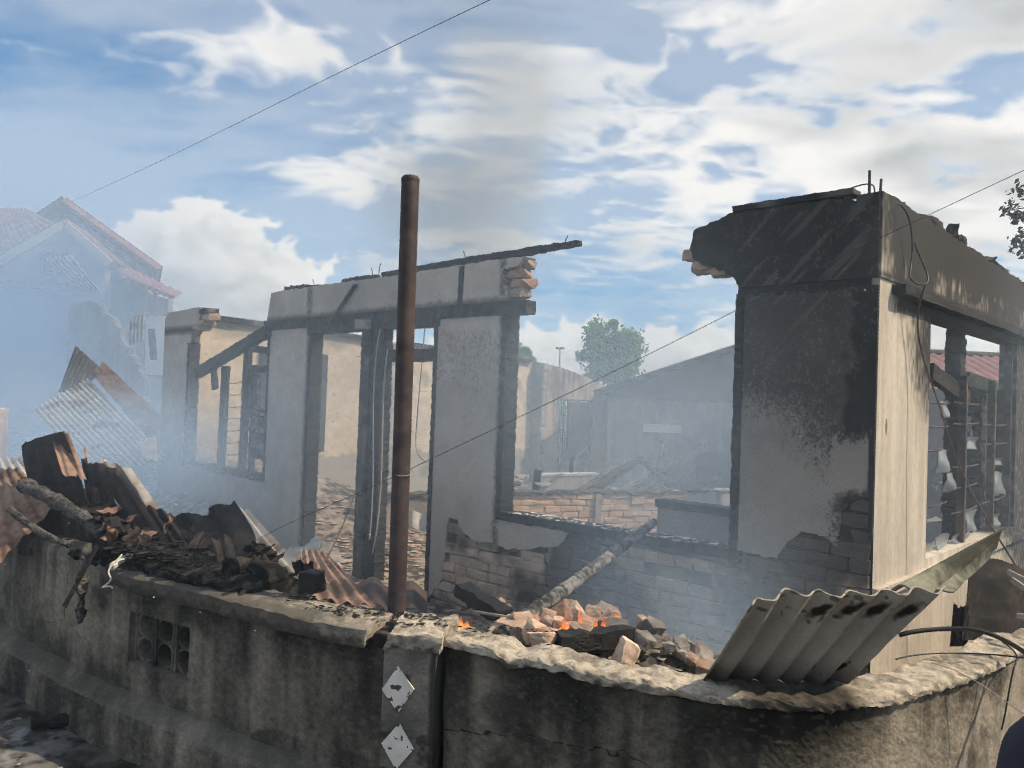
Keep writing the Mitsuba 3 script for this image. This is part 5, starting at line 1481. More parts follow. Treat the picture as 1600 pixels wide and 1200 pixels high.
for k, (p, a, b, c, m_) in enumerate(R0):
    m = rough(block(a * 0.68, b * 0.68, c * 0.72, 700 + k, 0.006, 0.006, 0.4).subdivide_to_size(0.018), 0.010, 26, 700 + k, 4)
    m.apply_transform(euler(700 + k, 0.35))
    hue = {'brick_a': 'tan', 'brick_b': 'dull brown', 'brick_pale': 'pale', 'brick_red': 'reddish', 'brick_sooty': 'sooty'}[m_]
    same = sorted(q[0][0] for q in R0 if q[4] == m_)
    whole('fallen_brick', at(m, p), m_, f'{hue} brick, {ORD[same.index(p[0])]} of its colour from the left, round the fire', 'brick', 'bricks heaped around the fire')
R1 = [((0.474, 2.980, 0.742), 0.12, 0.06, 0.11, 'rubble_grey')]
rr = np.random.default_rng(55)
for k in range(84):
    x, y = rr.uniform(0.45, 1.10), rr.uniform(2.80, 3.80)
    R1.append(((x, y, float(yard_z(A([x]), A([y]))[0]) + rr.uniform(0.01, 0.08)), 0.085, 0.066, 0.055, ('rubble_grey', 'rubble_grey', 'brick_b', 'brick_a', 'rubble_grey')[k % 5]))
for k, (p, a, b, c, m_) in enumerate(R1):
    s = 1 if k == 0 else float(rr.uniform(0.5, 1.15))
    m = rough(block(a * s, b * s, c * s, 740 + k, 0.005, 0.006, 0.4).subdivide_to_size(0.016), 0.007, 28, 740 + k, 4)
    m.apply_transform(euler(740 + k, 0.3 if k else 0.1))
    if k == 0:
        whole('mortar_block', at(rot(m, 25, [0, 1, 0]), p), 'brick_pale', 'sunlit square block tilted on the grey rubble, nearest the wall', 'block')
    else:
        row = lambda q: int(np.searchsorted([3.0, 3.2, 3.4, 3.6], q[1]))
        alike = sorted(q[0][0] for q in R1[1:] if q[4] == m_ and row(q[0]) == row(p))
        hue = {'rubble_grey': 'grey', 'brick_b': 'brownish', 'brick_a': 'pinkish'}[m_]
        n_ = alike.index(p[0])
        nth = ORD[n_]
        whole('rubble_piece', at(m, p), m_, f'{nth} {hue} piece from the left, {["nearest", "second", "third", "fourth", "farthest"][row(p)]} row of the smoking rubble heap', 'rubble', 'rubble in the smoking heap')
for k, (p, s) in enumerate((((0.985, 4.760, 0.908), 0.05), ((1.069, 4.680, 0.913), 0.055), ((1.229, 4.550, 0.908), 0.05), ((1.266, 4.520, 0.893), 0.035), ((0.924, 4.850, 0.890), 0.03))):
    whole('mortar_lump', at(rough(chunk(s, 770 + k, s * 0.8).subdivide_to_size(0.02), 0.012, 20, 770 + k), p), 'plaster_bit', ['largest left', 'largest middle', 'rightmost but one', 'rightmost', 'leftmost small'][k] + ' pale lump of mortar on the sill of the large window', 'rubble', 'mortar lumps on the large window sill')
for k, (a, b, w, m_) in enumerate((((-0.206, 3.750, 0.788), (0.009, 3.400, 0.755), 0.085, 'char'), ((0.209, 3.000, 0.780), (0.516, 3.150, 0.773), 0.09, 'char'), ((-0.136, 3.500, 0.750), (0.035, 3.250, 0.797), 0.012, 'wire_pale'), ((-0.177, 3.700, 0.771), (0.036, 3.300, 0.765), 0.014, 'wire_pale'), ((-0.271, 3.400, 0.736), (-0.145, 3.700, 0.726), 0.012, 'old_wood'), ((-0.061, 3.100, 0.772), (-0.018, 3.300, 0.768), 0.014, 'wire_pale'))):
    lab = ['thick charred timber end leaning at the left of the fire', 'charred timber lying along the wall below the flames', 'pale stick poking out at the left of the fire, the lower one', 'pale stick slanting down beside the thick charred timber end', 'thin dark stick by the broken coping left of the fire', 'short pale stick against the coping below the thick charred timber'][k]
    whole('charred_timber' if w > 0.05 else 'stick', rough(bar(a, b, w, w * 0.75, 270 + k, 0.010 if w > 0.05 else 0.002), 0.006 if w > 0.05 else 0.001, 18, k), m_, lab, 'timber' if w > 0.05 else 'stick', None, 45)


def tongue(p, h, w, seed):
    r = np.random.default_rng(seed)
    t = np.linspace(0, 1, 12)
    path = A(p) + np.stack([0.35 * h * np.cumsum(r.normal(0, 0.08, 12)), 0.1 * h * np.cumsum(r.normal(0, 0.08, 12)), h * t], 1)
    return sweep(path, circle(1.0, 7, 0.6), A([0, 1.0, 0]), w * np.sin(np.clip(t * 0.85 + 0.15, 0, 1) * math.pi) ** 0.8 + 0.001)


FIRES = [('fire burning on the bricks below the propped pole', [((0.248, 3.140, 0.771), 0.085, 0.012), ((0.273, 3.120, 0.773), 0.06, 0.010), ((0.308, 3.140, 0.779), 0.10, 0.011), ((0.226, 3.200, 0.766), 0.05, 0.012), ((0.322, 3.100, 0.781), 0.05, 0.008)]),
         ('fire at the right of the bricks with leaping tips', [((0.380, 3.200, 0.758), 0.07, 0.010), ((0.405, 3.150, 0.766), 0.085, 0.014), ((0.439, 3.150, 0.762), 0.04, 0.010), ((0.481, 3.250, 0.760), 0.05, 0.006), ((0.491, 3.400, 0.764), 0.05, 0.006)]),
         ('small fire behind the broken coping, right of the pipe', [((-0.210, 3.250, 0.749), 0.045, 0.016), ((-0.183, 3.250, 0.747), 0.062, 0.018), ((-0.157, 3.220, 0.757), 0.045, 0.016)])
]
for k, (lab, ts) in enumerate(FIRES):
    key = thing('fire', lab, 'fire')
    for j, (p, h, w) in enumerate(ts):
        fk = numbered(key + '__flame')
        tg = cat([tongue(A(p) + A([dx, dx * 0.4, -0.015]), h * hs, w * ws, 800 + 10 * k + 3 * j + i_) for i_, (dx, hs, ws) in enumerate(((0.0, 1.0, 0.8), (0.012, 0.6, 0.9), (-0.012, 0.5, 1.0), (0.022, 0.4, 0.8), (0.005, 0.75, 0.5)))])
        th_ = np.clip((np.array(tg.vertices)[:, 2] - p[2] + 0.015) / h, 0, 1)[:, None]
        col = A([0.50, 0.17, 0.05]) * np.clip(1 - 2.2 * th_, 0, 1) + A([0.30, 0.075, 0.02]) * np.clip(1 - np.abs(2.2 * th_ - 1), 0, 1) + A([0.12, 0.025, 0.008]) * np.clip(2.2 * th_ - 1, 0, 1.2)
        scene[fk] = {**ply(tg, 'flame', True, color=col), 'emitter': {'type': 'area', 'radiance': {'type': 'mesh_attribute', 'name': 'vertex_color'}}}

# loose small rubble
r = np.random.default_rng(91)
bits = []
for k in range(1700):
    s, o = r.uniform(3.1, 6.5), -r.uniform(0.05, 4.2)
    p = FP(s, 0, o)
    sz = r.uniform(0.02, 0.06)
    m = chunk(sz, 2000 + k, sz * 0.8)
    bits.append(at(m, [p[0], p[1], float(yard_z(A([p[0]]), A([p[1]]))[0]) + sz * 0.2]))
stuff('brick_rubble', cat(bits), 'brick_a', 'bed of pale broken brick covering the floor beyond the doorway', 'rubble')
bits = []
for k in range(1500):
    x, y = r.uniform(-1.0, 1.5), r.uniform(2.75, 4.8)
    if not yard_poly.contains(Point(x, y)):
        continue
    sz = r.uniform(0.010, 0.036) * (1.4 if r.random() < 0.08 else 1)
    bits.append(at(chunk(sz, 4000 + k, sz * 0.6), [x, y, float(yard_z(A([x]), A([y]))[0]) + sz * 0.2]))
stuff('rubble_crumbs', cat(bits), 'rubble_grey', 'crumbs of mortar and brick strewn over the yard inside the wall', 'rubble')
bits = []
for k in range(700):
    x, y = r.uniform(-0.6, 1.2), r.uniform(2.85, 4.3)
    if not yard_poly.contains(Point(x, y)):
        continue
    sz = r.uniform(0.008, 0.03)
    bits.append(at(rot(chunk(sz, 9000 + k, sz * 0.45), r.uniform(0, 360), [0, 0, 1]), [x, y, float(yard_z(A([x]), A([y]))[0]) + sz * 0.3]))
stuff('charcoal_crumbs', cat(bits), 'debris_black', 'black charcoal crumbs strewn among the rubble round the fire', 'charcoal')
bits = []
for k in range(220):
    s = r.uniform(0.78, 2.5)
    sz = r.uniform(0.006, 0.02)
    bits.append(at(chunk(sz, 5000 + k, sz * 0.6), FP(s, 0.905 + sz * 0.1, r.uniform(-0.15, 0.02))))
stuff('sill_crumbs', cat(bits), 'plaster_bit', 'pale crumbs along the sill of the large window', 'rubble')
bits = []
for k in range(950):
    x = r.uniform(-4.6, 0.3); y = r.uniform(2.6, 5.6)
    if yard_poly.buffer(0.35).contains(Point(x, y)):
        continue
    sz = r.uniform(0.006, 0.028) * (1.3 if r.random() < 0.1 else 1)
    bits.append(at(chunk(sz, 6000 + k, sz * 0.6), [x, y, 0.02]))
stuff('ash_crumbs', cat(bits[:len(bits) // 2]), 'rubble_grey', 'pale ash crumbs on the street before the wall', 'ash')
stuff('charcoal_crumbs', cat(bits[len(bits) // 2:]), 'debris_black', 'black charcoal crumbs on the street before the wall', 'charcoal')
whole('charred_timber', log((-2.289, 3.814, 0.050), (-2.080, 3.878, 0.050), 0.035, 0.028, 281, 0.014), 'char', 'charred log lying in the ash on the street at the lower left', 'timber', None, 45)

# ------------------------------------------------------------------ sheets and timbers heaped on the left of the wall
whole('rust_sheet', sheet((-3.241, 4.750, 1.162), (-3.038, 4.800, 1.176), (-2.607, 4.450, 1.002), (-2.734, 4.050, 0.675), 5, 0.010, nv=30, rag1=0.05, th=0.003, seed=301, dent=0.03), 'rust', 'rusty corrugated sheet sloping over the wall at the left edge', 'roofing sheet', None, 50)
whole('charred_sheet', sheet((-3.008, 4.660, 1.128), (-2.354, 4.420, 1.124), (-2.090, 4.220, 0.788), (-2.854, 4.550, 0.695), 5, 0.015, nv=30, rag0=0.15, th=0.003, seed=340, dent=0.04), 'rust_dark', 'buckled black sheet behind the two logs at the left', 'roofing sheet', None, 50)
whole('rust_sheet', sheet((-3.779, 5.600, 1.155), (-3.478, 5.600, 1.166), (-3.095, 5.200, 1.084), (-3.368, 5.000, 1.094), 6, 0.012, nv=16, th=0.003, seed=302), 'zinc', 'pale pinkish corrugated sheet lying behind the heap at the left edge', 'roofing sheet', None, 50)
whole('charred_sheet', sheet((-2.924, 4.620, 1.349), (-2.515, 4.350, 1.446), (-2.281, 4.300, 0.963), (-2.821, 4.650, 0.913), 4.5, 0.014, nu=80, nv=50, rag0=0.11, rag1=0.1, th=0.003, seed=303, dent=0.02), 'rust_dark', 'tall black corrugated sheet with a notched top standing in the heap', 'roofing sheet', None, 50)
whole('rust_sheet', sheet((-2.591, 4.380, 1.381), (-2.526, 4.420, 1.432), (-2.352, 4.320, 1.171), (-2.455, 4.260, 1.209), 2, 0.008, nv=20, rag1=0.25, th=0.003, seed=304), 'rust', 'orange rusted sheet hanging on the tall black sheet', 'roofing sheet', None, 50)
whole('tin_strip', sheet((-2.710, 4.900, 1.301), (-2.674, 4.900, 1.319), (-2.528, 4.700, 1.056), (-2.549, 4.700, 1.086), 1, 0.002, nu=8, nv=16, th=0.003, seed=305, dent=0.008), 'zinc', 'narrow bright tin strip standing up behind the heap', 'roofing sheet', None, 50)
whole('charred_sheet', sheet((-2.605, 4.700, 1.278), (-2.184, 4.350, 1.224), (-1.702, 4.000, 0.865), (-2.405, 4.550, 0.733), 4, 0.017, nu=80, nv=50, rag0=0.20, rag1=0.05, th=0.003, seed=306, dent=0.025), 'rust_dark', 'broad black corrugated sheet with a scalloped top in the middle of the heap', 'roofing sheet', None, 50)


def curl(amt, side=1):
    def fn(U, V, n):
        w = np.clip((U - 0.55) / 0.45, 0, 1) if side > 0 else np.clip((0.45 - U) / 0.45, 0, 1)
        return n * (amt * w * w)[..., None]
    return fn


whole('charred_sheet', sheet((-2.527, 4.750, 1.270), (-2.271, 4.550, 1.233), (-1.940, 4.300, 0.975), (-2.160, 4.450, 0.970), 2.0, 0.019, nv=30, rag0=0.06, th=0.003, seed=307, bend=curl(0.05), dent=0.02), 'zinc', 'curled grey sheet catching the light along its edge, above the broad black one', 'roofing sheet', None, 50)
whole('charred_sheet', sheet((-2.100, 4.400, 1.070), (-1.835, 4.250, 1.008), (-1.559, 3.950, 0.860), (-1.768, 4.050, 0.893), 2.5, 0.012, nv=30, rag0=0.05, th=0.003, seed=308, bend=curl(0.06, -1), dent=0.02), 'rust_dark', 'narrow black sheet with a rolled end lying across the heap', 'roofing sheet', None, 50)
whole('rust_sheet', sheet((-1.921, 4.350, 0.983), (-1.418, 3.980, 1.115), (-1.219, 3.750, 0.887), (-1.672, 4.050, 0.836), 2.2, 0.020, nu=90, nv=44, rag0=0.15, th=0.003, seed=309, bend=lambda U, V, n: n * (0.05 * np.sin(V * math.pi))[..., None] + UP * (0.03 * np.clip(U - 0.75, 0, 1) * 4 * (1 - V))[..., None], dent=0.02), 'rust_dark', 'dark rusty sheet with a curled upper edge at the right of the heap', 'roofing sheet', None, 50)
whole('zinc_sheet', sheet((-1.675, 4.750, 0.963), (-1.639, 4.850, 0.966), (-1.002, 3.850, 0.821), (-1.064, 3.700, 0.800), 1.6, 0.02, nu=40, nv=40, rag1=0.08, th=0.003, seed=310, dent=0.012), 'zinc', 'sunlit cream coloured corrugated strip sloping down to the wall', 'roofing sheet', None, 50)
whole('rust_sheet', sheet((-1.517, 4.600, 0.839), (-1.378, 4.500, 0.824), (-0.985, 3.750, 0.776), (-1.125, 3.700, 0.782), 2, 0.015, nv=26, rag0=0.1, th=0.003, seed=311), 'rust', 'flaking rusty sheet under the cream coloured strip', 'roofing sheet', None, 50)
whole('rust_sheet', sheet((-1.429, 5.400, 0.621), (-1.227, 5.300, 0.630), (-0.633, 3.850, 0.670), (-0.975, 3.720, 0.722), 4.5, 0.014, nv=30, rag0=0.1, th=0.003, seed=312, dent=0.02), 'rust', 'ribbed rusty sheet lying before the doorway, right of the small burnt block', 'roofing sheet', None, 50)
whole('rust_sheet', sheet((-1.835, 6.200, 0.434), (-1.515, 6.300, 0.530), (-1.156, 5.500, 0.490), (-1.512, 5.400, 0.476), 2, 0.02, nv=20, rag0=0.1, rag1=0.1, th=0.003, seed=313, dent=0.05), 'zinc', 'crumpled tan sheet lying in front of the doorway', 'roofing sheet', None, 50)
whole('rust_sheet', sheet((-1.109, 5.400, 0.424), (-0.517, 5.200, 0.436), (-0.422, 4.300, 0.507), (-0.840, 4.200, 0.571), 2.2, 0.03, nu=60, nv=20, th=0.003, seed=314, dent=0.02), 'pipe_rust', 'brown sheet lying across the foot of the doorway behind the pipe', 'roofing sheet', None, 50)
whole('corrugated_sheet', sheet((-1.090, 8.000, 0.547), (-0.644, 7.600, 0.556), (-0.620, 7.400, 0.404), (-1.057, 7.800, 0.409), 2.5, 0.02, nv=10, th=0.004, seed=315), 'zinc', 'bent tin sheet across the low partition behind the pipe', 'roofing sheet', None, 50)
whole('broken_mirror', sheet((-1.403, 5.800, 0.584), (-1.340, 5.900, 0.578), (-1.113, 5.400, 0.535), (-1.292, 5.400, 0.529), 1, 0.003, nu=12, nv=10, rag0=0.2, rag1=0.2, th=0.004, seed=316), 'rubble_grey', 'broken grey board leaning in the doorway rubble', 'board', None, 50)
for k, (a, b, c, d, m_) in enumerate((((-2.230, 4.200, 1.029), (-2.161, 4.300, 1.045), (-2.069, 4.100, 1.042), (-2.143, 4.100, 1.032), 'rust'), ((-2.238, 4.400, 1.073), (-2.157, 4.300, 1.045), (-2.142, 4.300, 1.028), (-2.205, 4.350, 1.055), 'zinc'), ((-1.936, 4.000, 0.929), (-1.966, 4.200, 0.955), (-1.834, 4.100, 0.955), (-1.836, 3.950, 0.915), 'rust'), ((-2.004, 4.100, 0.970), (-1.847, 4.000, 0.939), (-1.879, 3.950, 0.933), (-1.832, 3.900, 0.931), 'rust'))):
    whole('rust_scrap', sheet(a, b, c, d, 1.5, 0.004, nu=16, nv=8, rag0=0.2, rag1=0.2, th=0.003, seed=320 + k), m_, ['torn rusty scrap at the middle of the heap, the upper one', 'small bright tin scrap beside the broad black sheet', 'torn rusty scrap low in the heap above the wall edge', 'smallest rusty scrap low in the heap'][k], 'scrap', 'rusty scraps in the heap')
whole('charred_log', rough(log((-2.720, 4.350, 1.133), (-2.112, 4.050, 0.940), 0.042, 0.034, 331, 0.014, 0.02), 0.006, 14), 'ash_log', 'thick charred log lying on the heap at the left', 'log', None, True)
whole('charred_log', log((-2.667, 4.150, 1.027), (-2.254, 4.000, 0.878), 0.020, 0.016, 332, 0.006, -0.02), 'ash_log', 'thin grey ashen log below the thick one at the left', 'log', None, True)
whole('stick', bar((-2.030, 3.850, 0.911), (-2.138, 3.780, 0.628), 0.024, 0.018, 333, 0.002), 'char', 'charred lath hanging down over the face of the wall', 'stick', None, 45)
whole('burnt_rag', rough(sweep(spline([(-2.095, 3.900, 0.909), (-2.089, 3.840, 0.809), (-2.079, 3.820, 0.689), (-2.078, 3.820, 0.541)], 40), circle(1.0, 8, 0.5), None, 0.014 + 0.016 * np.abs(np.sin(np.linspace(0, 9, 40)))), 0.014, 30, 5), 'ash_log', 'twisted burnt rag hanging beside the lath on the wall', 'rag', None, True)
whole('white_cord', wire([(-1.872, 3.780, 0.889), (-1.894, 3.740, 0.847), (-1.900, 3.720, 0.808), (-1.889, 3.720, 0.781), (-1.927, 3.720, 0.740), (-1.891, 3.720, 0.747), (-1.878, 3.720, 0.736)], 0.0042, 50), 'white_cord', 'short white cord curling over the edge of the wall', 'cord', None, True)
whole('white_cord', rough(sweep(line((-1.860, 3.850, 0.876), (-1.896, 3.740, 0.834), 0.01), circle(0.014, 7)), 0.012, 30, 3), 'plaster_bit', 'frayed pale cloth tuft on the wall top above the cord', 'cloth', None, True)
# black ash and charred lumps along the wall top
hp = spline(np.array([PL[k] for k in range(0, len(PL), 4) if -2.4 <= PL[k, 0] <= -1.05]), 90)
hump_ = lambda s: 0.012 + 0.055 * np.sin(np.clip(s / 1.6, 0, 1) * math.pi) ** 0.7
m = ribbon(A(hp), lambda i, s: [(-0.01, 0.80), (-0.02, 0.815 + 0.35 * hump_(s)), (-0.09, 0.81 + 0.9 * hump_(s)), (-0.19, 0.81 + hump_(s)), (-0.32, 0.81 + 0.9 * hump_(s)), (-0.44, 0.78 + 0.3 * hump_(s)), (-0.47, 0.70), (-0.1, 0.70)]).subdivide()
m.merge_vertices()
whole('ash_heap', rough(rough(m, 0.05, 8, 47, 4), 0.02, 30, 48, 3), 'debris_black', 'heap of black ash and burnt leaves on top of the straight wall', 'ash', None, 50)
bits, r = [], np.random.default_rng(97)
for k in range(760):
    t = r.random()
    p0, tt, oo = on_left(-2.25 + 1.05 * t)
    hump = 0.10 * math.exp(-((t - 0.42) / 0.3) ** 2)
    sz = r.uniform(0.008, 0.042)
    bits.append(at(rot(chunk(sz, 7000 + k, sz * 0.5), r.uniform(0, 360), [0, 0, 1]), p0 - oo * r.uniform(0.0, 0.40) + UP * (0.83 + hump * (0.4 + 0.6 * r.random()))))
HEAPS = []
for k in range(22):
    x = -2.5 + 1.35 * ((k * 0.618) % 1.0)
    p0, tt, oo = on_left(x)
    c = p0 - oo * r.uniform(0.05, 0.42) + UP * (0.86 + 0.10 * r.random() + 0.10 * max(0, -1.7 - x))
    L, W = r.uniform(0.10, 0.26), r.uniform(0.06, 0.14)
    d1 = tt * r.normal(0.6, 0.5) + oo * r.normal(0, 0.6) + UP * r.normal(0.15, 0.45); d1 /= np.linalg.norm(d1)
    d2 = np.cross(d1, r.normal(0, 1, 3)); d2 /= np.linalg.norm(d2)
    HEAPS.append((x, c, d1 * L / 2, d2 * W / 2, k))
HEAPS.sort(key=lambda h: h[0])
for j, (x, c, e1, e2, k) in enumerate(HEAPS):
    m_ = 'rust' if k % 5 == 0 else 'rust_dark'
    whole('sheet_scrap', sheet(c - e1 - e2, c - e1 + e2, c + e1 + e2, c + e1 - e2, 1.8, 0.009, nu=40, nv=22, rag0=0.3, rag1=0.3, ragu=0.2, th=0.0025, seed=900 + k, dent=0.03), m_, f'{ORD[sum(1 for h in HEAPS[:j] if (h[4] % 5 == 0) == (k % 5 == 0))]} {["black", "rusty"][k % 5 == 0]} torn roof scrap from the left along the straight wall top', 'scrap', 'torn scraps along the wall top', 50)
stuff('burnt_debris', cat(bits), 'debris_black', 'black burnt debris heaped along the top of the straight wall', 'debris')
bits = []
for k in range(620):
    t = r.random()
    p0, tt, oo = on_left(-2.2 + 0.95 * t)
    a = p0 - oo * r.uniform(0.0, 0.35) + UP * (0.85 + 0.13 * r.random() * math.exp(-((t - 0.45) / 0.35) ** 2))
    d = r.normal(0, 1, 3) * A([1, 1, 0.35]); d *= r.uniform(0.03, 0.10) / np.linalg.norm(d)
    w = np.cross(d, UP); w *= 0.0016 / np.linalg.norm(w)
    bits.append(trimesh.Trimesh([a - w, a + w, a + d + UP * 0.004, a + UP * 0.003], [[0, 1, 2], [1, 3, 2], [3, 0, 2], [0, 3, 1]], process=False))
stuff('burnt_straw', cat(bits), 'debris_black', 'burnt straw and wire strands lying on the black debris', 'straw')
bits = []
for k in range(320):
    x, sp = ((-0.62, 0.09), (-0.40, 0.05), (-0.17, 0.10), (-0.95, 0.2))[k % 4]
    x = x + r.normal(0, sp)
    if x < -0.44:
        p0, tt, oo = on_left(max(x, -1.9)); p0 = p0 - oo * r.uniform(0.04, 0.2); zt = 0.818
    else:
        j = int(np.argmin(np.abs(PR[:60, 0] - x))) if x > -0.22 else 0
        p0 = PR[j] - A([0.45, 0.85, 0]) * -r.uniform(0.06, 0.24) if x > -0.22 else A([x, 2.98 + r.uniform(0.03, 0.2), 0]); zt = 0.822
    sz = r.uniform(0.005, 0.016)
    bits.append(at(chunk(sz, 8000 + k, sz * 0.5), [p0[0], p0[1], zt]))
stuff('charcoal_flakes', cat(bits), 'debris_black', 'flakes of charcoal lying on the coping around the pipe', 'charcoal')
for k, (p, a, b, c) in enumerate((((-1.238, 3.620, 0.878), 0.11, 0.10, 0.085), ((-1.088, 3.550, 0.883), 0.12, 0.10, 0.075))):
    whole('charred_block', at(rot(rough(block(a, b, c, 340 + k, 0.012, 0.008, 0.3).subdivide_to_size(0.02), 0.012, 22, k), -28, [0, 0, 1]), p), ['debris_black', 'ash_log'][0], ['left of the two burnt mossy blocks on the straight wall', 'right of the two burnt mossy blocks on the straight wall'][k], 'block', None, 45)
whole('burnt_stub', at(rot(rough(block(0.085, 0.085, 0.085, 345, 0.005, 0.003).subdivide_to_size(0.015), 0.005, 30, 2), -20, [0, 0, 1]), (-0.848, 3.420, 0.876)), 'char', 'small square burnt block on the coping, holding the fallen wire', 'block', None, 45)

# drifting ash flakes
WHERE = ['before the charred door post, the brightest of all', 'above the pierced blocks of the yard wall', 'right of the pierced blocks, near the coping', 'low before the straight wall, left of the post', 'before the wall at the far left, low', 'before the rusty sheet at the left edge', 'before the dark curled sheet', 'before the black corner, high up', 'before the grey plaster of the right pier', 'before the bare brick patch of the right pier', 'before the tie beam right of the pipe', 'beside the jamb of the large window', 'before the pillar at window height', 'before the wall left of the cream strip', 'over the logs on the heap', 'before the left window frame']
FL = [(578, 835, 3.2), (240, 933, 3.4), (313, 957, 3.3), (398, 985, 3.0), (45, 1048, 3.9), (8, 882, 3.8), (335, 867, 3.4), (1352, 453, 3.3), (1250, 682, 3.0), (1315, 715, 3.0), (680, 460, 4.0), (790, 558, 3.4), (745, 712, 3.4), (275, 788, 4.0), (107, 818, 3.7), (305, 600, 4.0), (1040, 560, 3.0), (420, 690, 3.6), (752, 645, 3.2)]
for k, p in enumerate(((-0.564, 3.200, 1.132), (-1.535, 3.400, 0.789), (-1.289, 3.300, 0.758), (-0.959, 3.000, 0.782), (-2.369, 3.900, 0.266), (-2.450, 3.800, 0.814), (-1.278, 3.400, 0.982), (1.501, 3.300, 2.234), (1.126, 3.000, 1.606), (1.290, 3.000, 1.529), (-0.416, 4.000, 2.244), (-0.032, 3.400, 1.896), (-0.143, 3.400, 1.457), (-1.713, 4.000, 1.108), (-2.093, 3.700, 1.043), (-1.642, 4.000, 1.733))):
    s = 0.0085 if k == 0 else 0.0045
    whole('ash_flake', at(rot(chunk(s, 360 + k, s * 0.3), 60 * k, [1, 0.3, 0]), p), 'ash_white', f'white ash flake drifting {WHERE[k]}', 'ash flake', 'drifting ash flakes')

# ------------------------------------------------------------------ the person at the lower right
PE = thing('person', 'person in a navy jacket standing at the lower right, only the shoulder in view', 'person')
import manifold3d as m3


def capsule(p, q, r0, r1):
    s0 = m3.Manifold.sphere(r0, 28).translate(list(map(float, p))); s1 = m3.Manifold.sphere(r1, 28).translate(list(map(float, q)))
    return m3.Manifold.batch_hull([s0, s1])


def fuse(bones, L=0.02, it=12):
    m = m3.Manifold.batch_boolean([capsule(*b) for b in bones], m3.OpType.Add).refine_to_length(L)
    g = m.to_mesh()
    t = trimesh.Trimesh(g.vert_properties[:, :3], g.tri_verts)
    return trimesh.smoothing.filter_taubin(t, iterations=it)


pp = A([0.795, 0.86, -0.02])
J = lambda x, y, z: pp + A([x, y, z * 1.055])
jacket = fuse([(J(0, 0, 1.28), J(0, 0, 0.95), 0.125, 0.13), (J(0, 0, 0.95), J(0, 0, 0.80), 0.13, 0.145), (J(-0.10, 0, 1.27), J(0.10, 0, 1.27), 0.085, 0.085), (J(-0.145, 0, 1.285), J(0.145, 0, 1.285), 0.062, 0.062), (J(0, -0.01, 1.38), J(0, 0, 1.25), 0.062, 0.10),
               (J(-0.17, 0, 1.27), J(-0.225, 0.01, 1.02), 0.062, 0.050), (J(-0.225, 0.01, 1.02), J(-0.19, 0.16, 0.84), 0.050, 0.040), (J(0.17, 0, 1.27), J(0.225, 0.01, 1.02), 0.062, 0.050), (J(0.225, 0.01, 1.02), J(0.21, 0.16, 0.84), 0.050, 0.040)])
pass
add('jacket', rough(jacket, 0.006, 9, 5), 'navy_cloth', PE, True)
add('trousers', fuse([(J(-0.08, 0, 0.82), J(-0.09, 0, 0.47), 0.098, 0.066), (J(-0.09, 0, 0.47), J(-0.095, 0.0, 0.09), 0.066, 0.050), (J(0.08, 0, 0.82), J(0.09, 0, 0.47), 0.098, 0.066), (J(0.09, 0, 0.47), J(0.095, 0.0, 0.09), 0.066, 0.050)]), 'grey_cloth', PE, True)
hd = fuse([(J(0, 0, 1.545), J(0, 0.03, 1.49), 0.088, 0.066), (J(0, 0.02, 1.44), J(0, 0.0, 1.36), 0.050, 0.054), (J(0, 0.095, 1.52), J(0, 0.085, 1.54), 0.013, 0.009), (J(-0.088, 0.0, 1.535), J(-0.088, 0.0, 1.505), 0.016, 0.012), (J(0.088, 0.0, 1.535), J(0.088, 0.0, 1.505), 0.016, 0.012)], 0.01, 5)
add('head', hd, 'skin', PE, True)
add('hair', fuse([(J(0, -0.015, 1.57), J(0, -0.03, 1.53), 0.092, 0.088)], 0.015, 3), 'hair', PE, True)
for sx in (-1, 1):
    b = [(J(sx * 0.195, 0.18, 0.82), J(sx * 0.195, 0.24, 0.785), 0.024, 0.026)]
    for f_ in range(4):
        k0 = J(sx * (0.195 + (f_ - 1.5) * 0.017), 0.255, 0.775)
        b += [(k0, k0 + A([0, 0.035, -0.02]), 0.0085, 0.008), (k0 + A([0, 0.035, -0.02]), k0 + A([0, 0.042, -0.05]), 0.008, 0.007)]
    b += [(J(sx * 0.172, 0.20, 0.80), J(sx * 0.155, 0.245, 0.775), 0.011, 0.008)]
    add('hand', fuse(b, 0.008, 4), 'skin', PE, True)
    add('shoe', fuse([(J(sx * 0.095, -0.03, 0.05), J(sx * 0.10, 0.15, 0.04), 0.045, 0.038)], 0.02, 4), 'char', PE, True)

# ------------------------------------------------------------------ smoke over the ruins
SX0, SX1, SY0, SY1, SZ0, SZ1 = -13.0, 9.5, 2.0, 17.5, -1.0, 11.0
STEP = 0.125
nx, ny, nzz = int((SX1 - SX0) / STEP), int((SY1 - SY0) / STEP), int((SZ1 - SZ0) / STEP)
zz, yy_, xx = np.meshgrid(SZ0 + (np.arange(nzz) + 0.5) * STEP, SY0 + (np.arange(ny) + 0.5) * STEP, SX0 + (np.arange(nx) + 0.5) * STEP, indexing='ij')


def lown(f, seed, octv, warp=0.0):
    """noise on a coarse grid, enlarged"""
    from scipy.ndimage import zoom
    k = 2
    Z, Y, X = [a[::k, ::k, ::k] for a in (zz, yy_, xx)]
    P = np.stack([X, Y, Z * 0.8], -1)
    n = meshkit.fbm(P * f + seed * 3.1, octv, seed)
    n = zoom(n, k, order=1)
    return n[:zz.shape[0], :zz.shape[1], :zz.shape[2]] if all(a >= b for a, b in zip(n.shape, zz.shape)) else np.pad(n, [(0, max(0, b - a)) for a, b in zip(n.shape, zz.shape)], mode='edge')[:zz.shape[0], :zz.shape[1], :zz.shape[2]]


n1, n2 = lown(0.45, 1, 4), lown(1.5, 2, 4)
puff = sstep(0.36, 0.68, n1)
wisp = sstep(0.38, 0.70, 0.5 * n1 + 0.5 * n2)


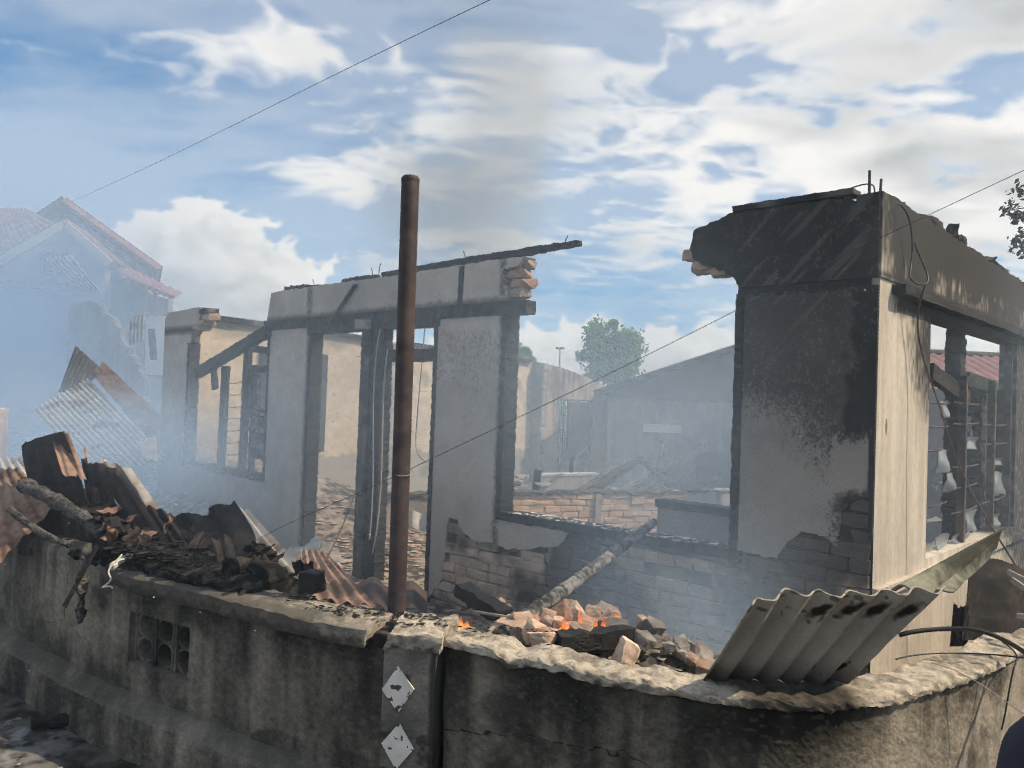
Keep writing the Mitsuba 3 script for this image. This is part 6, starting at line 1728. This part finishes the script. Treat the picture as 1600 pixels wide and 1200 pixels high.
def blob(x, y, z, rx, ry, rz, tilt=(0, 0)):
    dz = zz - z
    return np.exp(-((xx - x - tilt[0] * dz) / rx) ** 2 - ((yy_ - y - tilt[1] * dz) / ry) ** 2 - (dz / rz) ** 2)


def seg(a, b, r0, r1):
    a, b = A(a), A(b)
    d = b - a
    t = np.clip(((xx - a[0]) * d[0] + (yy_ - a[1]) * d[1] + (zz - a[2]) * d[2]) / (d @ d), 0, 1)
    q = (xx - a[0] - t * d[0]) ** 2 + (yy_ - a[1] - t * d[1]) ** 2 + (zz - a[2] - t * d[2]) ** 2
    r = r0 + (r1 - r0) * t
    return np.exp(-q / (r * r)) * (r0 / r) ** 1.0


D = 0.066 * np.exp(-np.maximum(zz - 1.6, 0) / 1.3) * sstep(2.2, 4.0, yy_) * (0.25 + 1.2 * puff) * (1 - 0.5 * sstep(8, 13, yy_))
D = D + 0.95 * blob(-8.0, 11.2, 1.3, 2.6, 2.3, 2.0) * (0.35 + 1.1 * puff)
D = D + 0.45 * blob(-8.6, 12.9, 3.4, 2.6, 1.1, 1.5) * (0.3 + puff)
D = D + 2.6 * blob(-3.35, 6.3, 1.15, 0.75, 0.8, 0.55, (-0.5, 0.3)) * wisp * 1.6
D = D + 0.1 * blob(2.8, 12.0, 0.8, 2.4, 2.6, 1.7) * (0.4 + 0.9 * puff)
D = D + 0.06 * blob(-1.0, 11.0, 0.8, 2.6, 2.0, 1.4) * (0.3 + puff)
D = D + 1.7 * (seg((0.85, 3.6, 0.5), (0.7, 4.1, 1.5), 0.38, 0.6)) * wisp * 1.5
D = D + 1.7 * 0.6 * seg((0.4, 4.2, 0.45), (0.7, 4.6, 0.9), 0.3, 0.5) * wisp
D = D + 0.9 * seg((3.75, 5.55, 1.95), (4.0, 5.4, 2.9), 0.20, 0.5) * wisp
D = D + 0.55 * seg((3.1, 4.95, 2.0), (2.6, 4.8, 2.25), 0.10, 0.16) * wisp * 1.4
D = D + 0.45 * seg((1.75, 3.75, 2.35), (1.85, 3.7, 2.75), 0.16, 0.2) * wisp
D = D + 0.5 * seg((-4.0, 8.4, 2.05), (-2.7, 7.6, 2.1), 0.14, 0.12) * wisp
D = D + 0.12 * seg((-0.6, 12.5, 3.2), (0.6, 11.5, 9.0), 1.4, 2.6) * (0.15 + 1.2 * puff)
D = D + 0.020 * seg((-7.5, 12.0, 3.0), (-5.0, 11.0, 8.5), 2.4, 4.0) * (0.3 + puff)
edge = 1.0
for q, lo, hi in ((xx, SX0, SX1), (yy_, SY0, SY1), (zz, SZ0, SZ1)):
    edge = edge * sstep(lo, lo + 0.8, q) * sstep(hi, hi - 0.8, q) if q is not yy_ else edge * sstep(hi, hi - 0.8, q)
D = np.clip(D * edge, 0, 1.2)
box_to_world = T().translate([SX0, SY0, SZ0]).scale([SX1 - SX0, SY1 - SY0, SZ1 - SZ0])
scene['smoke_air'] = {'type': 'heterogeneous', 'albedo': rgb(0.62, 0.785, 0.965), 'sigma_t': {'type': 'gridvolume', 'grid': mi.VolumeGrid(np.ascontiguousarray(D[..., None].astype(np.float32))), 'to_world': box_to_world, 'filter_type': 'trilinear', 'wrap_mode': 'clamp'},
                      'phase': {'type': 'hg', 'g': 0.15}, 'scale': 1.0}
scene['clear_boundary'] = {'type': 'null'}
scene['smoke'] = {'type': 'cube', 'to_world': T().translate([(SX0 + SX1) / 2, (SY0 + SY1) / 2, (SZ0 + SZ1) / 2]).scale([(SX1 - SX0) / 2, (SY1 - SY0) / 2, (SZ1 - SZ0) / 2]), 'bsdf': {'type': 'ref', 'id': 'clear_boundary'}, 'interior': {'type': 'ref', 'id': 'smoke_air'}}
PX0, PX1, PY0, PY1, PZ0, PZ1 = -7.0, 1.6, 18.5, 30.5, 0.5, 17.5
ST2 = 0.3
zz, yy_, xx = np.meshgrid(np.arange(PZ0 + ST2 / 2, PZ1, ST2), np.arange(PY0 + ST2 / 2, PY1, ST2), np.arange(PX0 + ST2 / 2, PX1, ST2), indexing='ij')
np_ = meshkit.fbm(np.stack([xx, yy_, zz * 0.8], -1) * 0.32 + 40, 5, 9)
ax = -2.3 + 0.16 * (zz - 3) + 1.6 * (meshkit.fbm(np.stack([0 * xx, 0 * xx, zz * 0.25], -1) + 7, 2, 4) - 0.5)
pr = 0.9 + 0.17 * zz
D2 = 0.42 * np.exp(-((xx - ax) ** 2 + (yy_ - 24.5) ** 2) / pr ** 2) * sstep(0.34, 0.66, np_) * sstep(17.4, 9.0, zz) * sstep(0.5, 2.5, zz) * sstep(PX1, PX1 - 1.2, xx)
scene['plume_air'] = {'type': 'heterogeneous', 'albedo': rgb(0.50, 0.53, 0.56), 'sigma_t': {'type': 'gridvolume', 'grid': mi.VolumeGrid(np.ascontiguousarray(D2[..., None].astype(np.float32))), 'to_world': T().translate([PX0, PY0, PZ0]).scale([PX1 - PX0, PY1 - PY0, PZ1 - PZ0]), 'filter_type': 'trilinear', 'wrap_mode': 'clamp'}, 'scale': 1.0}
scene['smoke_plume'] = {'type': 'cube', 'to_world': T().translate([(PX0 + PX1) / 2, (PY0 + PY1) / 2, (PZ0 + PZ1) / 2]).scale([(PX1 - PX0) / 2, (PY1 - PY0) / 2, (PZ1 - PZ0) / 2]), 'bsdf': {'type': 'ref', 'id': 'clear_boundary'}, 'interior': {'type': 'ref', 'id': 'plume_air'}}
labels['smoke_plume'] = {'label': 'grey brown smoke plume rising into the sky behind the tie beam', 'category': 'smoke', 'kind': 'stuff'}
labels['smoke'] = {'label': 'thin blue grey smoke drifting over the ruins', 'category': 'smoke', 'kind': 'stuff'}
